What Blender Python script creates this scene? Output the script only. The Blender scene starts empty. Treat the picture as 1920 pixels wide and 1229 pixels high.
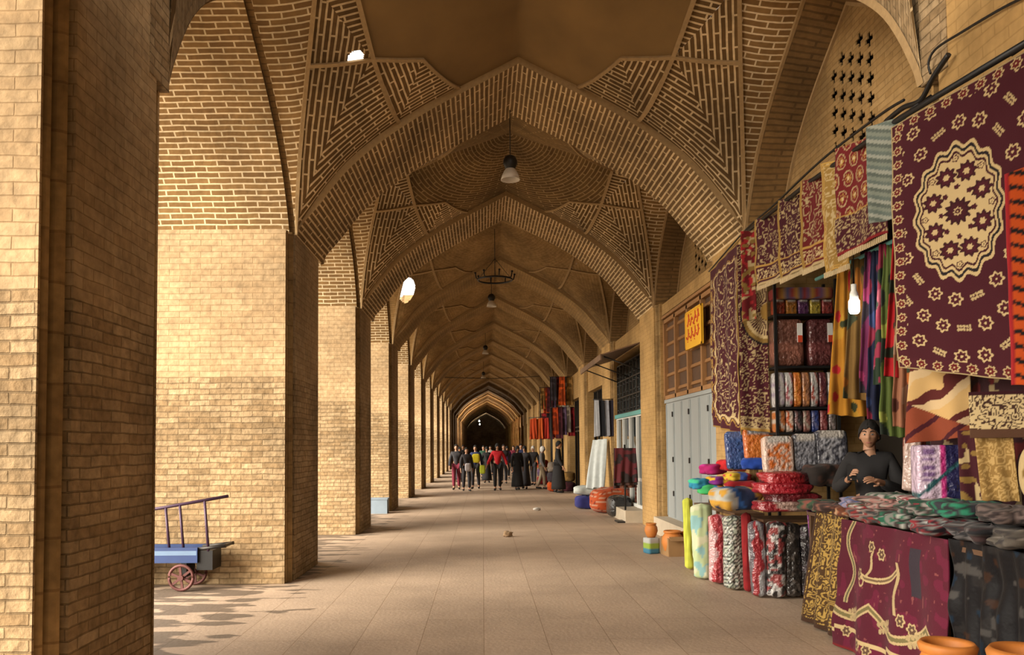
import bpy, bmesh, math, random
import numpy as np
from mathutils import Vector, Matrix, Euler
sc = bpy.context.scene
COL = sc.collection
R = math.radians
random.seed(7)

# ---------------------------------------------------------------- camera, sky, sun, exposure
EYE = 1.6
cam_d = bpy.data.cameras.new('camera'); cam = bpy.data.objects.new('camera', cam_d); COL.objects.link(cam)
cam_d.sensor_width = 36; cam_d.sensor_fit = 'HORIZONTAL'; cam_d.lens = 1500 / 1920 * 36
PITCH, ROLL = 2.5, -0.4
cam_d.shift_x = 55 / 1920; cam_d.shift_y = 158 / 1920
cam.matrix_world = Matrix.Translation((0, 0, EYE)) @ Matrix.Rotation(R(90 + PITCH), 4, 'X') @ Matrix.Rotation(R(ROLL), 4, 'Z')
cam_d.clip_end = 400
sc.camera = cam

world = bpy.data.worlds.new('overcast_sky'); sc.world = world; world.use_nodes = True
bg = world.node_tree.nodes['Background']
bg.inputs[0].default_value = (1.0, 0.95, 0.86, 1); bg.inputs[1].default_value = 3.0
sun_d = bpy.data.lights.new('hazy_sun', 'SUN'); sun = bpy.data.objects.new('hazy_sun', sun_d); COL.objects.link(sun)
sun_d.energy = 9.5; sun_d.angle = R(50); sun_d.color = (1.0, 0.91, 0.76)
sun.rotation_euler = Vector((0.76, 0.52, -0.34)).to_track_quat('-Z', 'Y').to_euler()
sc.view_settings.view_transform = 'Standard'; sc.view_settings.look = 'None'
sc.view_settings.exposure = 0.45; sc.view_settings.gamma = 1.0; sc.view_settings.use_curve_mapping = False
try:
    sc.cycles.max_bounces = 10; sc.cycles.diffuse_bounces = 2
    sc.cycles.sample_clamp_indirect = 8
except Exception: pass

# ---------------------------------------------------------------- helpers
def tag(o, label=None, cat=None, group=None, kind=None):
    if label: o['label'] = label
    if cat: o['category'] = cat
    if group: o['group'] = group
    if kind: o['kind'] = kind
    return o
def empty(name, loc=(0, 0, 0), rz=0, label=None, cat=None, group=None):
    o = bpy.data.objects.new(name, None); COL.objects.link(o)
    o.location = loc; o.rotation_euler = (0, 0, rz); o.empty_display_size = .1
    return tag(o, label, cat, group)
def link(name, me, mats, parent=None, loc=None):
    o = bpy.data.objects.new(name, me); COL.objects.link(o)
    for m in (mats if isinstance(mats, (list, tuple)) else [mats]):
        if m and len(me.materials) < len(mats if isinstance(mats, (list, tuple)) else [mats]): me.materials.append(m)
    if parent: o.parent = parent
    if loc is not None: o.location = loc
    return o
def copy_tree(o, parent=None):
    c = o.copy(); COL.objects.link(c)
    if parent: c.parent = parent; c.matrix_parent_inverse = o.matrix_parent_inverse.copy()
    for ch in [x for x in bpy.data.objects if x.parent == o]: copy_tree(ch, c)
    return c

class MB:
    """collects shapes into one mesh; uv in metres by box projection unless given"""
    def __init__(s): s.v = []; s.f = []; s.m = []; s.uv = []; s.sm = []
    def face(s, pts, uv=None, m=0, smooth=False):
        i = len(s.v); s.v += [tuple(p) for p in pts]; s.f.append(list(range(i, i + len(pts)))); s.m.append(m); s.uv.append(uv); s.sm.append(smooth)
    def grid(s, P, uv=None, m=0, smooth=True, flip=False):
        """P[i][j] points; uv[i][j]"""
        n, k = len(P), len(P[0]); b = len(s.v)
        for r in P: s.v += [tuple(p) for p in r]
        for i in range(n - 1):
            for j in range(k - 1):
                q = [(i, j), (i + 1, j), (i + 1, j + 1), (i, j + 1)]
                if flip: q.reverse()
                s.f.append([b + a * k + c for a, c in q]); s.m.append(m); s.sm.append(smooth)
                s.uv.append([uv[a][c] for a, c in q] if uv else None)
    def box(s, c, d, rz=0, m=0, rx=0, ry=0):
        mt = Matrix.Translation(c) @ Euler((rx, ry, rz)).to_matrix().to_4x4()
        h = [x / 2 for x in d]; P = [mt @ Vector((sx * h[0], sy * h[1], sz * h[2])) for sx in (-1, 1) for sy in (-1, 1) for sz in (-1, 1)]
        for q in ((0, 1, 3, 2), (4, 6, 7, 5), (0, 4, 5, 1), (2, 3, 7, 6), (0, 2, 6, 4), (1, 5, 7, 3)): s.face([P[i] for i in q], None, m)
    def box2(s, a, b, m=0):
        s.box([(a[i] + b[i]) / 2 for i in range(3)], [abs(b[i] - a[i]) for i in range(3)], 0, m)
    def tube(s, pts, r, n=8, m=0, caps=True):
        pts = [Vector(p) for p in pts]; N = len(pts); rr = r if isinstance(r, (list, tuple)) else [r] * N
        rings = []; up = Vector((0, 0, 1))
        for i, p in enumerate(pts):
            t = (pts[min(i + 1, N - 1)] - pts[max(i - 1, 0)]).normalized()
            a = t.cross(up)
            if a.length < 1e-3: a = t.cross(Vector((1, 0, 0)))
            a.normalize(); b = t.cross(a)
            rings.append([p + a * math.cos(6.28318530718 * j / n) * rr[i] + b * math.sin(6.28318530718 * j / n) * rr[i] for j in range(n)])
        base = len(s.v)
        for g in rings: s.v += [tuple(p) for p in g]
        for i in range(N - 1):
            for j in range(n):
                k = (j + 1) % n
                s.f.append([base + i * n + j, base + i * n + k, base + (i + 1) * n + k, base + (i + 1) * n + j]); s.m.append(m); s.uv.append(None); s.sm.append(True)
        if caps:
            s.f.append([base + j for j in range(n)][::-1]); s.m.append(m); s.uv.append(None); s.sm.append(False)
            s.f.append([base + (N - 1) * n + j for j in range(n)]); s.m.append(m); s.uv.append(None); s.sm.append(False)
    def lathe(s, prof, c=(0, 0, 0), n=20, m=0):
        base = len(s.v); N = len(prof)
        for r, z in prof: s.v += [(c[0] + r * math.cos(6.28318530718 * j / n), c[1] + r * math.sin(6.28318530718 * j / n), c[2] + z) for j in range(n)]
        for i in range(N - 1):
            for j in range(n):
                k = (j + 1) % n
                s.f.append([base + i * n + j, base + i * n + k, base + (i + 1) * n + k, base + (i + 1) * n + j]); s.m.append(m); s.uv.append(None); s.sm.append(True)
    def mesh(s, name, boxuv=True):
        me = bpy.data.meshes.new(name); me.from_pydata(s.v, [], s.f); me.update()
        me.polygons.foreach_set('material_index', s.m); me.polygons.foreach_set('use_smooth', s.sm)
        if boxuv:
            ul = me.uv_layers.new(name='UVMap')
            for p, uv in zip(me.polygons, s.uv):
                if uv:
                    for li, q in zip(p.loop_indices, uv): ul.data[li].uv = q
                else:
                    n = p.normal; ax = max(range(3), key=lambda i: abs(n[i]))
                    for li, vi in zip(p.loop_indices, p.vertices):
                        x, y, z = s.v[vi]
                        ul.data[li].uv = (y, z) if ax == 0 else ((x, z) if ax == 1 else (x, y))
        return me
    def build(s, name, mats, parent=None, loc=None, merge=False):
        me = s.mesh(name)
        if merge:
            bm = bmesh.new(); bm.from_mesh(me); bmesh.ops.remove_doubles(bm, verts=bm.verts, dist=1e-4); bm.to_mesh(me); bm.free()
        return link(name, me, mats, parent, loc)
def bevel(o, w=.01, n=2):
    md = o.modifiers.new('bevel', 'BEVEL'); md.width = w; md.segments = n; md.limit_method = 'ANGLE'; return o
def solid(o, t=.008):
    md = o.modifiers.new('thickness', 'SOLIDIFY'); md.thickness = t; md.offset = 0; return o

# ---------------------------------------------------------------- materials
def newmat(name):
    m = bpy.data.materials.new(name); m.use_nodes = True; nt = m.node_tree
    return m, nt, nt.nodes['Principled BSDF']
def N(nt, kind, **kw):
    n = nt.nodes.new(kind)
    for k, v in kw.items():
        if k.startswith('_'): setattr(n, k[1:], v)
        else: n.inputs[k.replace('__', ' ')].default_value = v
    return n
def rgba(c): return (c[0], c[1], c[2], 1)
def plain(name, c, rough=.7, metal=0, var=.12, vs=12, bump=.0, emit=None, coat=0, alpha=None, trans=0):
    m, nt, b = newmat(name)
    b.inputs['Roughness'].default_value = rough; b.inputs['Metallic'].default_value = metal
    if coat: b.inputs['Coat Weight'].default_value = coat
    if trans: b.inputs['Transmission Weight'].default_value = trans
    tc = N(nt, 'ShaderNodeTexCoord'); no = N(nt, 'ShaderNodeTexNoise', Scale=vs, Detail=4.0)
    nt.links.new(tc.outputs['Object'], no.inputs['Vector'])
    mx = N(nt, 'ShaderNodeMix', _data_type='RGBA')
    mx.inputs[6].default_value = rgba([x * (1 - var) for x in c]); mx.inputs[7].default_value = rgba([min(1, x * (1 + var)) for x in c])
    nt.links.new(no.outputs[0], mx.inputs[0]); nt.links.new(mx.outputs[2], b.inputs['Base Color'])
    if bump:
        bp = N(nt, 'ShaderNodeBump', Strength=bump, Distance=.02); nt.links.new(no.outputs[0], bp.inputs['Height']); nt.links.new(bp.outputs[0], b.inputs['Normal'])
    if emit:
        b.inputs['Emission Color'].default_value = rgba(emit[0]); b.inputs['Emission Strength'].default_value = emit[1]
    return m
def brick_mat(name, c1, c2, mortar, msize=.012, bw=.24, rh=.066, bump=.5, stain=(.6, .45), jitter=.010, pits=.0, msmooth=.1, stain_scale=.9):
    c1, c2, mortar = [(c[0] * .97, c[1] * 1.03, c[2] * 1.14) for c in (c1, c2, mortar)]
    m, nt, b = newmat(name); L = nt.links.new
    b.inputs['Roughness'].default_value = .9; b.inputs['Specular IOR Level'].default_value = .2
    uv = N(nt, 'ShaderNodeUVMap', _uv_map='UVMap')
    geo = N(nt, 'ShaderNodeTexCoord')
    wob = N(nt, 'ShaderNodeTexNoise', Scale=3.2, Detail=3.0); L(geo.outputs['Object'], wob.inputs['Vector'])
    sub = N(nt, 'ShaderNodeVectorMath', _operation='SUBTRACT'); sub.inputs[1].default_value = (.5, .5, .5); L(wob.outputs[1], sub.inputs[0])
    scl = N(nt, 'ShaderNodeVectorMath', _operation='SCALE'); scl.inputs['Scale'].default_value = jitter * 4; L(sub.outputs[0], scl.inputs[0])
    add = N(nt, 'ShaderNodeVectorMath', _operation='ADD'); L(uv.outputs[0], add.inputs[0]); L(scl.outputs[0], add.inputs[1])
    br = N(nt, 'ShaderNodeTexBrick', Scale=1.0); br.offset = .5
    br.inputs['Color1'].default_value = rgba(c1); br.inputs['Color2'].default_value = rgba(c2); br.inputs['Mortar'].default_value = rgba(mortar)
    br.inputs['Mortar Size'].default_value = msize; br.inputs['Mortar Smooth'].default_value = msmooth
    br.inputs['Brick Width'].default_value = bw; br.inputs['Row Height'].default_value = rh; br.inputs['Bias'].default_value = 0
    L(add.outputs[0], br.inputs['Vector'])
    n1 = N(nt, 'ShaderNodeTexNoise', Scale=stain_scale, Detail=5.0, Roughness=.6); L(geo.outputs['Object'], n1.inputs['Vector'])
    r1 = N(nt, 'ShaderNodeMapRange'); r1.inputs[1].default_value = .35; r1.inputs[2].default_value = .65; r1.inputs[3].default_value = stain[0]; r1.inputs[4].default_value = 1.25; L(n1.outputs[0], r1.inputs[0])
    n2 = N(nt, 'ShaderNodeTexNoise', Scale=14.0, Detail=4.0); L(geo.outputs['Object'], n2.inputs['Vector'])
    r2 = N(nt, 'ShaderNodeMapRange'); r2.inputs[1].default_value = .3; r2.inputs[2].default_value = .7; r2.inputs[3].default_value = 1 - stain[1] * .5; r2.inputs[4].default_value = 1 + stain[1] * .3; L(n2.outputs[0], r2.inputs[0])
    mu = N(nt, 'ShaderNodeMath', _operation='MULTIPLY'); L(r1.outputs[0], mu.inputs[0]); L(r2.outputs[0], mu.inputs[1])
    vm = N(nt, 'ShaderNodeVectorMath', _operation='SCALE'); L(br.outputs['Color'], vm.inputs[0]); L(mu.outputs[0], vm.inputs['Scale'])
    L(vm.outputs[0], b.inputs['Base Color'])
    ht = N(nt, 'ShaderNodeMath', _operation='MULTIPLY_ADD'); L(br.outputs['Fac'], ht.inputs[0]); ht.inputs[1].default_value = -1.0; L(n2.outputs[0], ht.inputs[2])
    bp = N(nt, 'ShaderNodeBump', Strength=bump, Distance=.02); L(ht.outputs[0], bp.inputs['Height']); L(bp.outputs[0], b.inputs['Normal'])
    return m
def painted(name, rough=.85, coat=0, bump=.25, bs=180, spec=.3):
    m, nt, b = newmat(name); L = nt.links.new
    a = N(nt, 'ShaderNodeVertexColor', _layer_name='Col'); b.inputs['Roughness'].default_value = rough
    b.inputs['Coat Weight'].default_value = coat; b.inputs['Coat Roughness'].default_value = .12; b.inputs['Specular IOR Level'].default_value = spec
    if not coat: b.inputs['Sheen Weight'].default_value = .05
    L(a.outputs[0], b.inputs['Base Color'])
    tc = N(nt, 'ShaderNodeTexCoord'); no = N(nt, 'ShaderNodeTexNoise', Scale=bs, Detail=2.0); L(tc.outputs['Object'], no.inputs['Vector'])
    bp = N(nt, 'ShaderNodeBump', Strength=bump, Distance=.01 if not coat else .03); L(no.outputs[0], bp.inputs['Height']); L(bp.outputs[0], b.inputs['Normal'])
    if coat: L(bp.outputs[0], b.inputs['Coat Normal'])
    return m
M = {}
M['pier'] = brick_mat('pier_brick', (0.390, 0.258, 0.130), (0.270, 0.165, 0.074), (0.225, 0.140, 0.064), .0055, .25, .068, .9, (.68, .6), .007, msmooth=.5)
M['pier_flush'] = brick_mat('pier_brick_flush', (0.390, 0.258, 0.130), (0.340, 0.214, 0.102), (0.255, 0.155, 0.070), .0045, .25, .072, .45, (.75, .5), .006, msmooth=.5)
M['bold'] = brick_mat('brick_white_joint', (0.259, 0.142, 0.049), (0.194, 0.102, 0.035), (0.66, 0.49, 0.28), .0095, .27, .072, .35, (.75, .3), .006)
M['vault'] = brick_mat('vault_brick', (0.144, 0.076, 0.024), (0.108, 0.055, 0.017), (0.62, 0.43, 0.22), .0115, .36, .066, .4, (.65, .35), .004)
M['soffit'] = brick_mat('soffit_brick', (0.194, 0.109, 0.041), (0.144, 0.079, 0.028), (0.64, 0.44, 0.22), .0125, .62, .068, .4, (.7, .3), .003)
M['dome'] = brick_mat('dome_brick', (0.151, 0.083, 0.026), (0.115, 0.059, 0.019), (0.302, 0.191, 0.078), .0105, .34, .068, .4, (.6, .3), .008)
M['lunette'] = brick_mat('lunette_brick', (0.331, 0.198, 0.075), (0.288, 0.165, 0.058), (0.238, 0.135, 0.049), .006, .30, .062, .6, (.75, .3), .006)
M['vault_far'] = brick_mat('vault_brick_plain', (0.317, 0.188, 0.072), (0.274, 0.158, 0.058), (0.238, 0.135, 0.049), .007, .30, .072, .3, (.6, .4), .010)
M['ochre'] = plain('ochre_plaster', (.42,.245,.085), .9, 0, .22, 3.5, .25)
M['dome_plain'] = plain('dome_plaster', (.20, .115, .036), .9, 0, .35, 1.6, .2)
M['rib'] = plain('rib_brick', (.34, .22, .10), .9, 0, .3, 20, .3)
# ---------------------------------------------------------------- geometry of the arcade
A, B = 2.29, 3.24                      # left and right pier faces measured from the camera axis
XC, W = (B - A) / 2, (A + B) / 2
HS = 4.23; RT, RL = 2.22, 1.90         # springing, rise of transverse and lateral arches
TX = 2.2                               # thickness of the arcade wall
PER = 5.25
def F(k): return 4.2 if k == 1 else 9.5 + PER * (k - 2)
def Rr(k): return 5.75 if k == 1 else F(k) + 1.82
NO = .25                               # corner notch with the two rolls
KX = np.array([0, .13, .265, .40, .533, .66, .77, .87, .94, .98, 1.0]); KY = np.array([1, .915, .83, .74, .64, .528, .41, .265, .14, .06, 0])
def pch(x):
    x = min(max(abs(x), 0), 1); i = min(int(np.searchsorted(KX, x, 'right')) - 1, len(KX) - 2); h = KX[i + 1] - KX[i]
    d = np.diff(KY) / np.diff(KX)
    def sl(j):
        if j == 0: return d[0]
        if j == len(KX) - 1: return d[-1] * 1.6
        return 2 * d[j - 1] * d[j] / (d[j - 1] + d[j])
    t = (x - KX[i]) / h; a, b_ = KY[i], KY[i + 1]; m0, m1 = sl(i) * h, sl(i + 1) * h
    return float((2*t**3 - 3*t*t + 1) * a + (t**3 - 2*t*t + t) * m0 + (-2*t**3 + 3*t*t) * b_ + (t**3 - t*t) * m1)
def ht(u): return HS + RT * pch(u)
def hl(v): return HS + RL * pch(v)
STILT = 1.15                           # the arch over the camera stands on higher walls than the rest
NEARV = False
def HV(u, v):
    r, s = max(0, RT * pch(u)), max(0, RL * pch(v)); z = HS + (r**3 + s**3) ** (1 / 3)
    if NEARV and v < 0: t = min(1, -v * 1.25); z += STILT * (1 - min(1, abs(u)) ** 300) * t * t * (3 - 2 * t)
    return z

# ---- one bay of net vault, modelled about its own centre (v=+1 is the far end)
LB = (PER - 1.82 + NO) / 2             # half length of a bay
def vp(u, v, l=LB, dz=0): return Vector((XC + u * W, v * l, HV(u, v) + dz))
def mix(a, b, t): return (a[0] + (b[0] - a[0]) * t, a[1] + (b[1] - a[1]) * t)
def tri(mb, a, b, c, m, n=9, hole=None, l=LB):
    """panel triangle; brick rows run along edge a-b"""
    Pa, Pb, Pc = vp(*a, l), vp(*b, l), vp(*c, l); e = (Pb - Pa).normalized(); nn = (Pc - Pa); nn = (nn - e * nn.dot(e)).normalized()
    def pt(i, j):
        q = (a[0] + (b[0]-a[0]) * i / n + (c[0]-a[0]) * j / n, a[1] + (b[1]-a[1]) * i / n + (c[1]-a[1]) * j / n)
        p = vp(*q, l); d = p - Pa; return p, (d.dot(e), d.dot(nn)), q
    for i in range(n):
        for j in range(n - i):
            for tr_ in (((i, j), (i+1, j), (i, j+1)), ((i+1, j), (i+1, j+1), (i, j+1))):
                if tr_[1][0] + tr_[1][1] > n or (tr_[0][0] == i + 1 and i + j + 2 > n): continue
                q = [pt(*t) for t in tr_]
                if hole:
                    cu = sum(x[2][0] for x in q) / 3; cv = sum(x[2][1] for x in q) / 3
                    if ((cu - hole[0]) / hole[2]) ** 2 + ((cv - hole[1]) / hole[3]) ** 2 < 1: continue
                mb.face([x[0] for x in q], [x[1] for x in q], m, True)
def rib(mb, pts, w, d, m, l=LB, n=8):
    """raised strip following the vault along a plan polyline"""
    P = []
    for a, b in zip(pts, pts[1:]): P += [mix(a, b, i / n) for i in range(n)]
    P.append(pts[-1]); Q = [vp(*p, l) for p in P]; rows = []
    for i, p in enumerate(Q):
        t = (Q[min(i + 1, len(Q) - 1)] - Q[max(i - 1, 0)]); t.normalize()
        u_, v_ = P[i]; g = vp(u_ + .01, v_, l) - p; h_ = vp(u_, v_ + .01, l) - p; nrm = g.cross(h_).normalized()
        if nrm.z > 0: nrm = -nrm
        s_ = t.cross(nrm).normalized() * w / 2
        rows.append([p - s_, p - s_ + nrm * d, p + s_ + nrm * d, p + s_])
    mb.grid(rows, None, m, False)
def vault_mesh(name, hole=None, l=LB, hi=True):
    mb = MB(); n = 9
    for su in (-1, 1):
        for sv in (-1, 1):
            s = lambda p: (p[0] * su, p[1] * sv)
            C, T, S = s((1, 1)), s((.54, 1)), s((.27, 1)); near = NEARV and sv < 0; wu, mu = (.985, .985) if near else (.845, .76)
            K, X1, W1, Mm, Nn = s((.41, .59)), s((.60, .45)), s((wu, .36)), s((mu, 0)), s((.63, 0))
            hl_ = hole if (hole and su < 0) else None
            # spandrel petal against the side arch, horizontal courses
            rows, uvs = [], []
            for i in range(17):
                v = i / 16
                inner = (1 + (wu - 1) * (1 - v) / .64) if v >= .36 else (mu + (wu - mu) * v / .36)
                r = [vp(su * (1 + (inner - 1) * j / 6), sv * v, l) for j in range(7)]
                s_ = 0 if not rows else s_ + (r[0] - rows[-1][0]).length
                rows.append(r); uvs.append([((p - r[0]).length + .13 * (i % 2) * 0, s_) for p in r])
            mb.grid(rows, uvs, 4 if near else 1, True)
            tri(mb, C, W1, X1, 0, 40 if hl_ else n, hl_, l); tri(mb, C, T, X1, 0, 40 if hl_ else n, None, l)
            tri(mb, T, X1, K, 0, 6, None, l); tri(mb, T, S, K, 0, 6, None, l)
            tri(mb, W1, Mm, X1, 0, 40 if hl_ else 10, hl_, l); tri(mb, Mm, Nn, X1, 0, 40 if hl_ else 8, hl_, l)
            for pts, w_ in (((C, W1, Mm), .045), ((T, X1, Nn), .05), ((W1, X1, K, S), .04)):
                if not (near and pts[0] == C): rib(mb, pts, w_, .03, 3, l)
    # dome: fan from the centre, concentric courses
    q = [(-.63, 0), (-.60, .45), (-.41, .59), (-.27, 1), (0, 1), (.27, 1), (.41, .59), (.60, .45)]
    loop = q + [(-x, -y) for x, y in q]; P = []
    for a, b in zip(loop, loop[1:] + loop[:1]): P += [mix(a, b, i / 6) for i in range(6)]
    P.append(P[0]); c0 = vp(0, 0, l); rows, uvs = [], []; ang = 0; angs = []
    prev = None
    for p in P:
        x, y = p[0] * W, p[1] * l; th = math.atan2(y, x)
        if prev is not None:
            dlt = th - prev
            while dlt < -math.pi: dlt += 6.28318530718
            while dlt > math.pi: dlt -= 6.28318530718
            ang += dlt
        prev = th; angs.append(ang)
    for j in range(13):
        r, uvr = [], []
        for p, an in zip(P, angs):
            t = j / 12; o = vp(p[0] * t, p[1] * t, l); r.append(o)
            d = math.hypot(o.x - c0.x, o.y); uvr.append((an * 1.3, math.hypot(d, o.z - c0.z)))
        rows.append(r); uvs.append(uvr)
    mb.grid(rows, uvs, 2, True)
    return mb.mesh(name)
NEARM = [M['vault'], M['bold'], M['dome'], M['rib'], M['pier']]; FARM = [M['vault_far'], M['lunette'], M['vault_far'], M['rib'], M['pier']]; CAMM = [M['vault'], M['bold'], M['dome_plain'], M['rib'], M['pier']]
def vault(me, mats, y):
    o = link('vaulted_ceiling', me, mats, None, (0, y, 0)); tag(o, kind='structure'); return o
LAST = 11                                # arcade open on the left up to here
hole1 = (-.665, .405, .032, .036)
for k in range(-1, 22):
    y0, y1 = Rr(k), F(k + 1) + NO; l = (y1 - y0) / 2; yc = (y0 + y1) / 2
    if k <= 1:
        NEARV = k == 1
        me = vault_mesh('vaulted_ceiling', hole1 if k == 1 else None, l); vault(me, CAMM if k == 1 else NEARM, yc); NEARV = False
    elif k == 2:
        vault(vault_mesh('vaulted_ceiling'), NEARM, yc)
    elif k == 3:
        vault(vault_mesh('vaulted_ceiling', (-.84, .57, .075, .17)), FARM, yc)
    elif k == 4:
        far = vault_mesh('vaulted_ceiling'); v4 = vault(far, FARM, yc)
    elif k == 5:
        vault(vault_mesh('vaulted_ceiling', (-.72, .36, .07, .14)), FARM, yc)
    else:
        c = v4.copy(); COL.objects.link(c); c.location.y = yc

# ---- transverse arches: soffit lowered a little below the vault, with front and back edges
def arch_mesh(y0, y1):
    mb = MB(); n = 56; D = .09; prof = []; s = 0; prev = None
    for i in range(n + 1):
        u = -math.cos(math.pi * i / n); u = .55 * u + .45 * (2 * i / n - 1)
        p = Vector((XC + u * W, 0, ht(u))); f_ = min(1, (1 - abs(u)) / .10) ** .7; q = Vector((XC + u * (W - D * .4 * f_), 0, ht(u) - D * f_))
        if prev is not None: s += (q - prev).length
        prev = q; prof.append((p, q, s))
    ny = 6
    rows = [[Vector((q.x, y0 + (y1 - y0) * j / ny, q.z)) for j in range(ny + 1)] for p, q, s in prof]
    uvs = [[(y0 + (y1 - y0) * j / ny, s) for j in range(ny + 1)] for p, q, s in prof]
    mb.grid(rows, uvs, 0, True)
    for y in (y0, y1):
        mb.grid([[Vector((q.x, y, q.z)), Vector((p.x, y, p.z + .02))] for p, q, s in prof], [[(0, s), (D, s)] for p, q, s in prof], 1, False)
    return mb.mesh('arched_ceiling')
MA = [M['soffit'], M['rib']]
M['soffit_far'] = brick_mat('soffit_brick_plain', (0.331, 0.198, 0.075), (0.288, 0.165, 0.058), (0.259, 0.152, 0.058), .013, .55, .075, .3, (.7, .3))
a3 = None
for k in range(0, 22):
    y0, y1 = F(k) + NO, Rr(k)
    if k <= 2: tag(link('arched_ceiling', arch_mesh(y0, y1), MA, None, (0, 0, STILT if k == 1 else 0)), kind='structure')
    else:
        if a3 is None or k == 3: a3 = link('arched_ceiling', arch_mesh(0, y1 - y0), MA if k == 3 else [M['soffit_far'], M['rib']], None, (0, y0, 0)); c = a3
        elif k == 4: a3 = link('arched_ceiling', arch_mesh(0, y1 - y0), [M['soffit_far'], M['rib']], None, (0, y0, 0)); c = a3
        else: c = a3.copy(); COL.objects.link(c); c.location.y = y0
        tag(c, kind='structure')

# ---- piers: brick body with two half-round rolls in each corridor corner
def pier_outline(x_in, x_out, f, r):
    """plan outline from the outer front corner round the corridor side; x_in is the corridor face"""
    s = 1 if x_in > x_out else -1; xe, xi = x_in - s * .06, x_in - s * .15
    pts = [(x_out, f), (xe, f), (xe, f + .02), (xi, f + .035)]
    for cy in (.085, .178):
        for i in range(7):
            a = math.pi * i / 6; pts.append((xi + s * (.015 + .085 * math.sin(a) + (.04 if cy > .1 else 0)), f + cy - .040 * math.cos(a)))
    pts += [(xi + s * .02, f + .225), (xi + s * .02, f + .24), (x_in, f + .25)]
    pts += [(x_in, r - .20), (xi, r - .19)]
    for i in range(7):
        a = math.pi * i / 6; pts.append((xi + s * (.02 + .06 * math.sin(a)), r - .12 - .045 * math.cos(a)))
    pts += [(xi, r - .05), (xe, r - .03), (xe, r), (x_out, r)]
    return pts
def pier_mesh(x_in, x_out, f, r, z1, split, mats_sp):
    mb = MB(); o = pier_outline(x_in, x_out, f, r); per = 0; cum = [0]
    for a, b in zip(o, o[1:] + o[:1]): per += math.hypot(b[0]-a[0], b[1]-a[1]); cum.append(per)
    zs = [0] + split + [z1]
    for zi, (za, zb) in enumerate(zip(zs, zs[1:])):
        for i, (a, b) in enumerate(zip(o, o[1:] + o[:1])):
            roll = 3 <= i <= 18 or 21 <= i <= 30
            mb.face([(a[0], a[1], za), (b[0], b[1], za), (b[0], b[1], zb), (a[0], a[1], zb)], [(cum[i], za), (cum[i+1], za), (cum[i+1], zb), (cum[i], zb)], 2 if roll else mats_sp[zi], False)
    mb.face([(p[0], p[1], z1) for p in o], None, 0)
    return mb.mesh('brick_pillar')
M['roll'] = brick_mat('roll_brick', (0.331, 0.198, 0.075), (0.259, 0.145, 0.052), (0.216, 0.119, 0.043), .008, .5, .28, .3, (.6, .5))
PM = [M['pier'], M['pier_flush'], M['roll']]
NAMES = {1: 'nearest brick pillar at the left edge of the corridor', 2: 'second brick pillar on the left behind the blue hand cart'}
for k in range(-2, 23):
    f, r = F(k), Rr(k)
    if k <= 4 or k == 13: me = pier_mesh(-A, -A - TX, 0, r - f, HS + (STILT if k == 1 else 0), [2.45], [0, 1]); me_l = me
    c = link('brick_pillar', me_l, PM, None, (0, f, 0)); tag(c, kind='structure')
M['pier_r'] = brick_mat('ochre_pier', (0.410, 0.238, 0.084), (0.389, 0.221, 0.075), (0.331, 0.188, 0.064), .006, .26, .08, .25, (.8, .25))
PMR = [M['pier_r'], M['pier_r'], M['roll']]
mr = None
for k in range(-1, 23):
    f, r = F(k), Rr(k)
    if k in (0, 1) or mr is None or k == 2: mr = pier_mesh(B, B + 1.3, 0, r - f, HS + (STILT if k == 1 else 0), [2.45], [0, 1])
    c = link('brick_pillar', mr, PMR, None, (0, f, 0)); tag(c, kind='structure')

# ---- left side arches (open to the courtyard) and the wall over them
def lat_left(y0, y1, open_=True):
    mb = MB(); n = 40; prof = []; s = 0; prev = None; yc, l = (y0 + y1) / 2, (y1 - y0) / 2
    for i in range(n + 1):
        v = .55 * -math.cos(math.pi * i / n) + .45 * (2 * i / n - 1); p = Vector((0, yc + v * l, hl(v)))
        if prev is not None: s += (p - prev).length
        prev = p; prof.append((p, s))
    xs = [-A - .065 - (TX - .065) * j / 6 for j in range(7)]
    def low(p): return Vector((p.x, yc + (p.y - yc) * (1 - .05 / l), HS + (p.z - HS) * (1 - .05 / RL)))
    mb.grid([[Vector((-A - .065, low(p).y, low(p).z)), Vector((-A - .065, p.y, p.z)), Vector((-A + .004, p.y, p.z))] for p, s in prof], [[(0, s), (.05, s), (.115, s)] for p, s in prof], 2, False)
    mb.grid([[Vector((x, low(p).y, low(p).z)) for x in xs] for p, s in prof], [[(x, s + .01) for x in xs] for p, s in prof], 0, True)
    mb.grid([[Vector((-A - TX, p.y, p.z)), Vector((-A - TX, p.y, 7.6))] for p, s in prof], None, 1, False)
    return mb.mesh('wall_left')
M['band'] = brick_mat('band_brick', (0.216, 0.119, 0.041), (0.173, 0.092, 0.029), (0.122, 0.066, 0.023), .007, .5, .075, .5, (.7, .3))
WL = [M['bold'], M['pier'], M['band']]
ll = None
for k in range(-1, 22):
    y0, y1 = Rr(k), F(k + 1) + NO
    if k <= 2: ll = lat_left(0, y1 - y0)
    tag(link('wall_left', ll, WL, None, (0, y0, 0)), kind='structure')
    mb = MB(); mb.box2((-A - TX, F(k) + .1, HS + .001), (-A - TX + .25, Rr(k), 7.6)); tag(mb.build('wall_left', M['pier']), kind='structure')
# beyond the open arcade the side arches are walled up
mb = MB(); mb.box2((-A - TX, Rr(LAST), 0), (-A - TX + .3, 119, 7.6)); tag(mb.build('wall_left', M['pier']), kind='structure')

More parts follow.
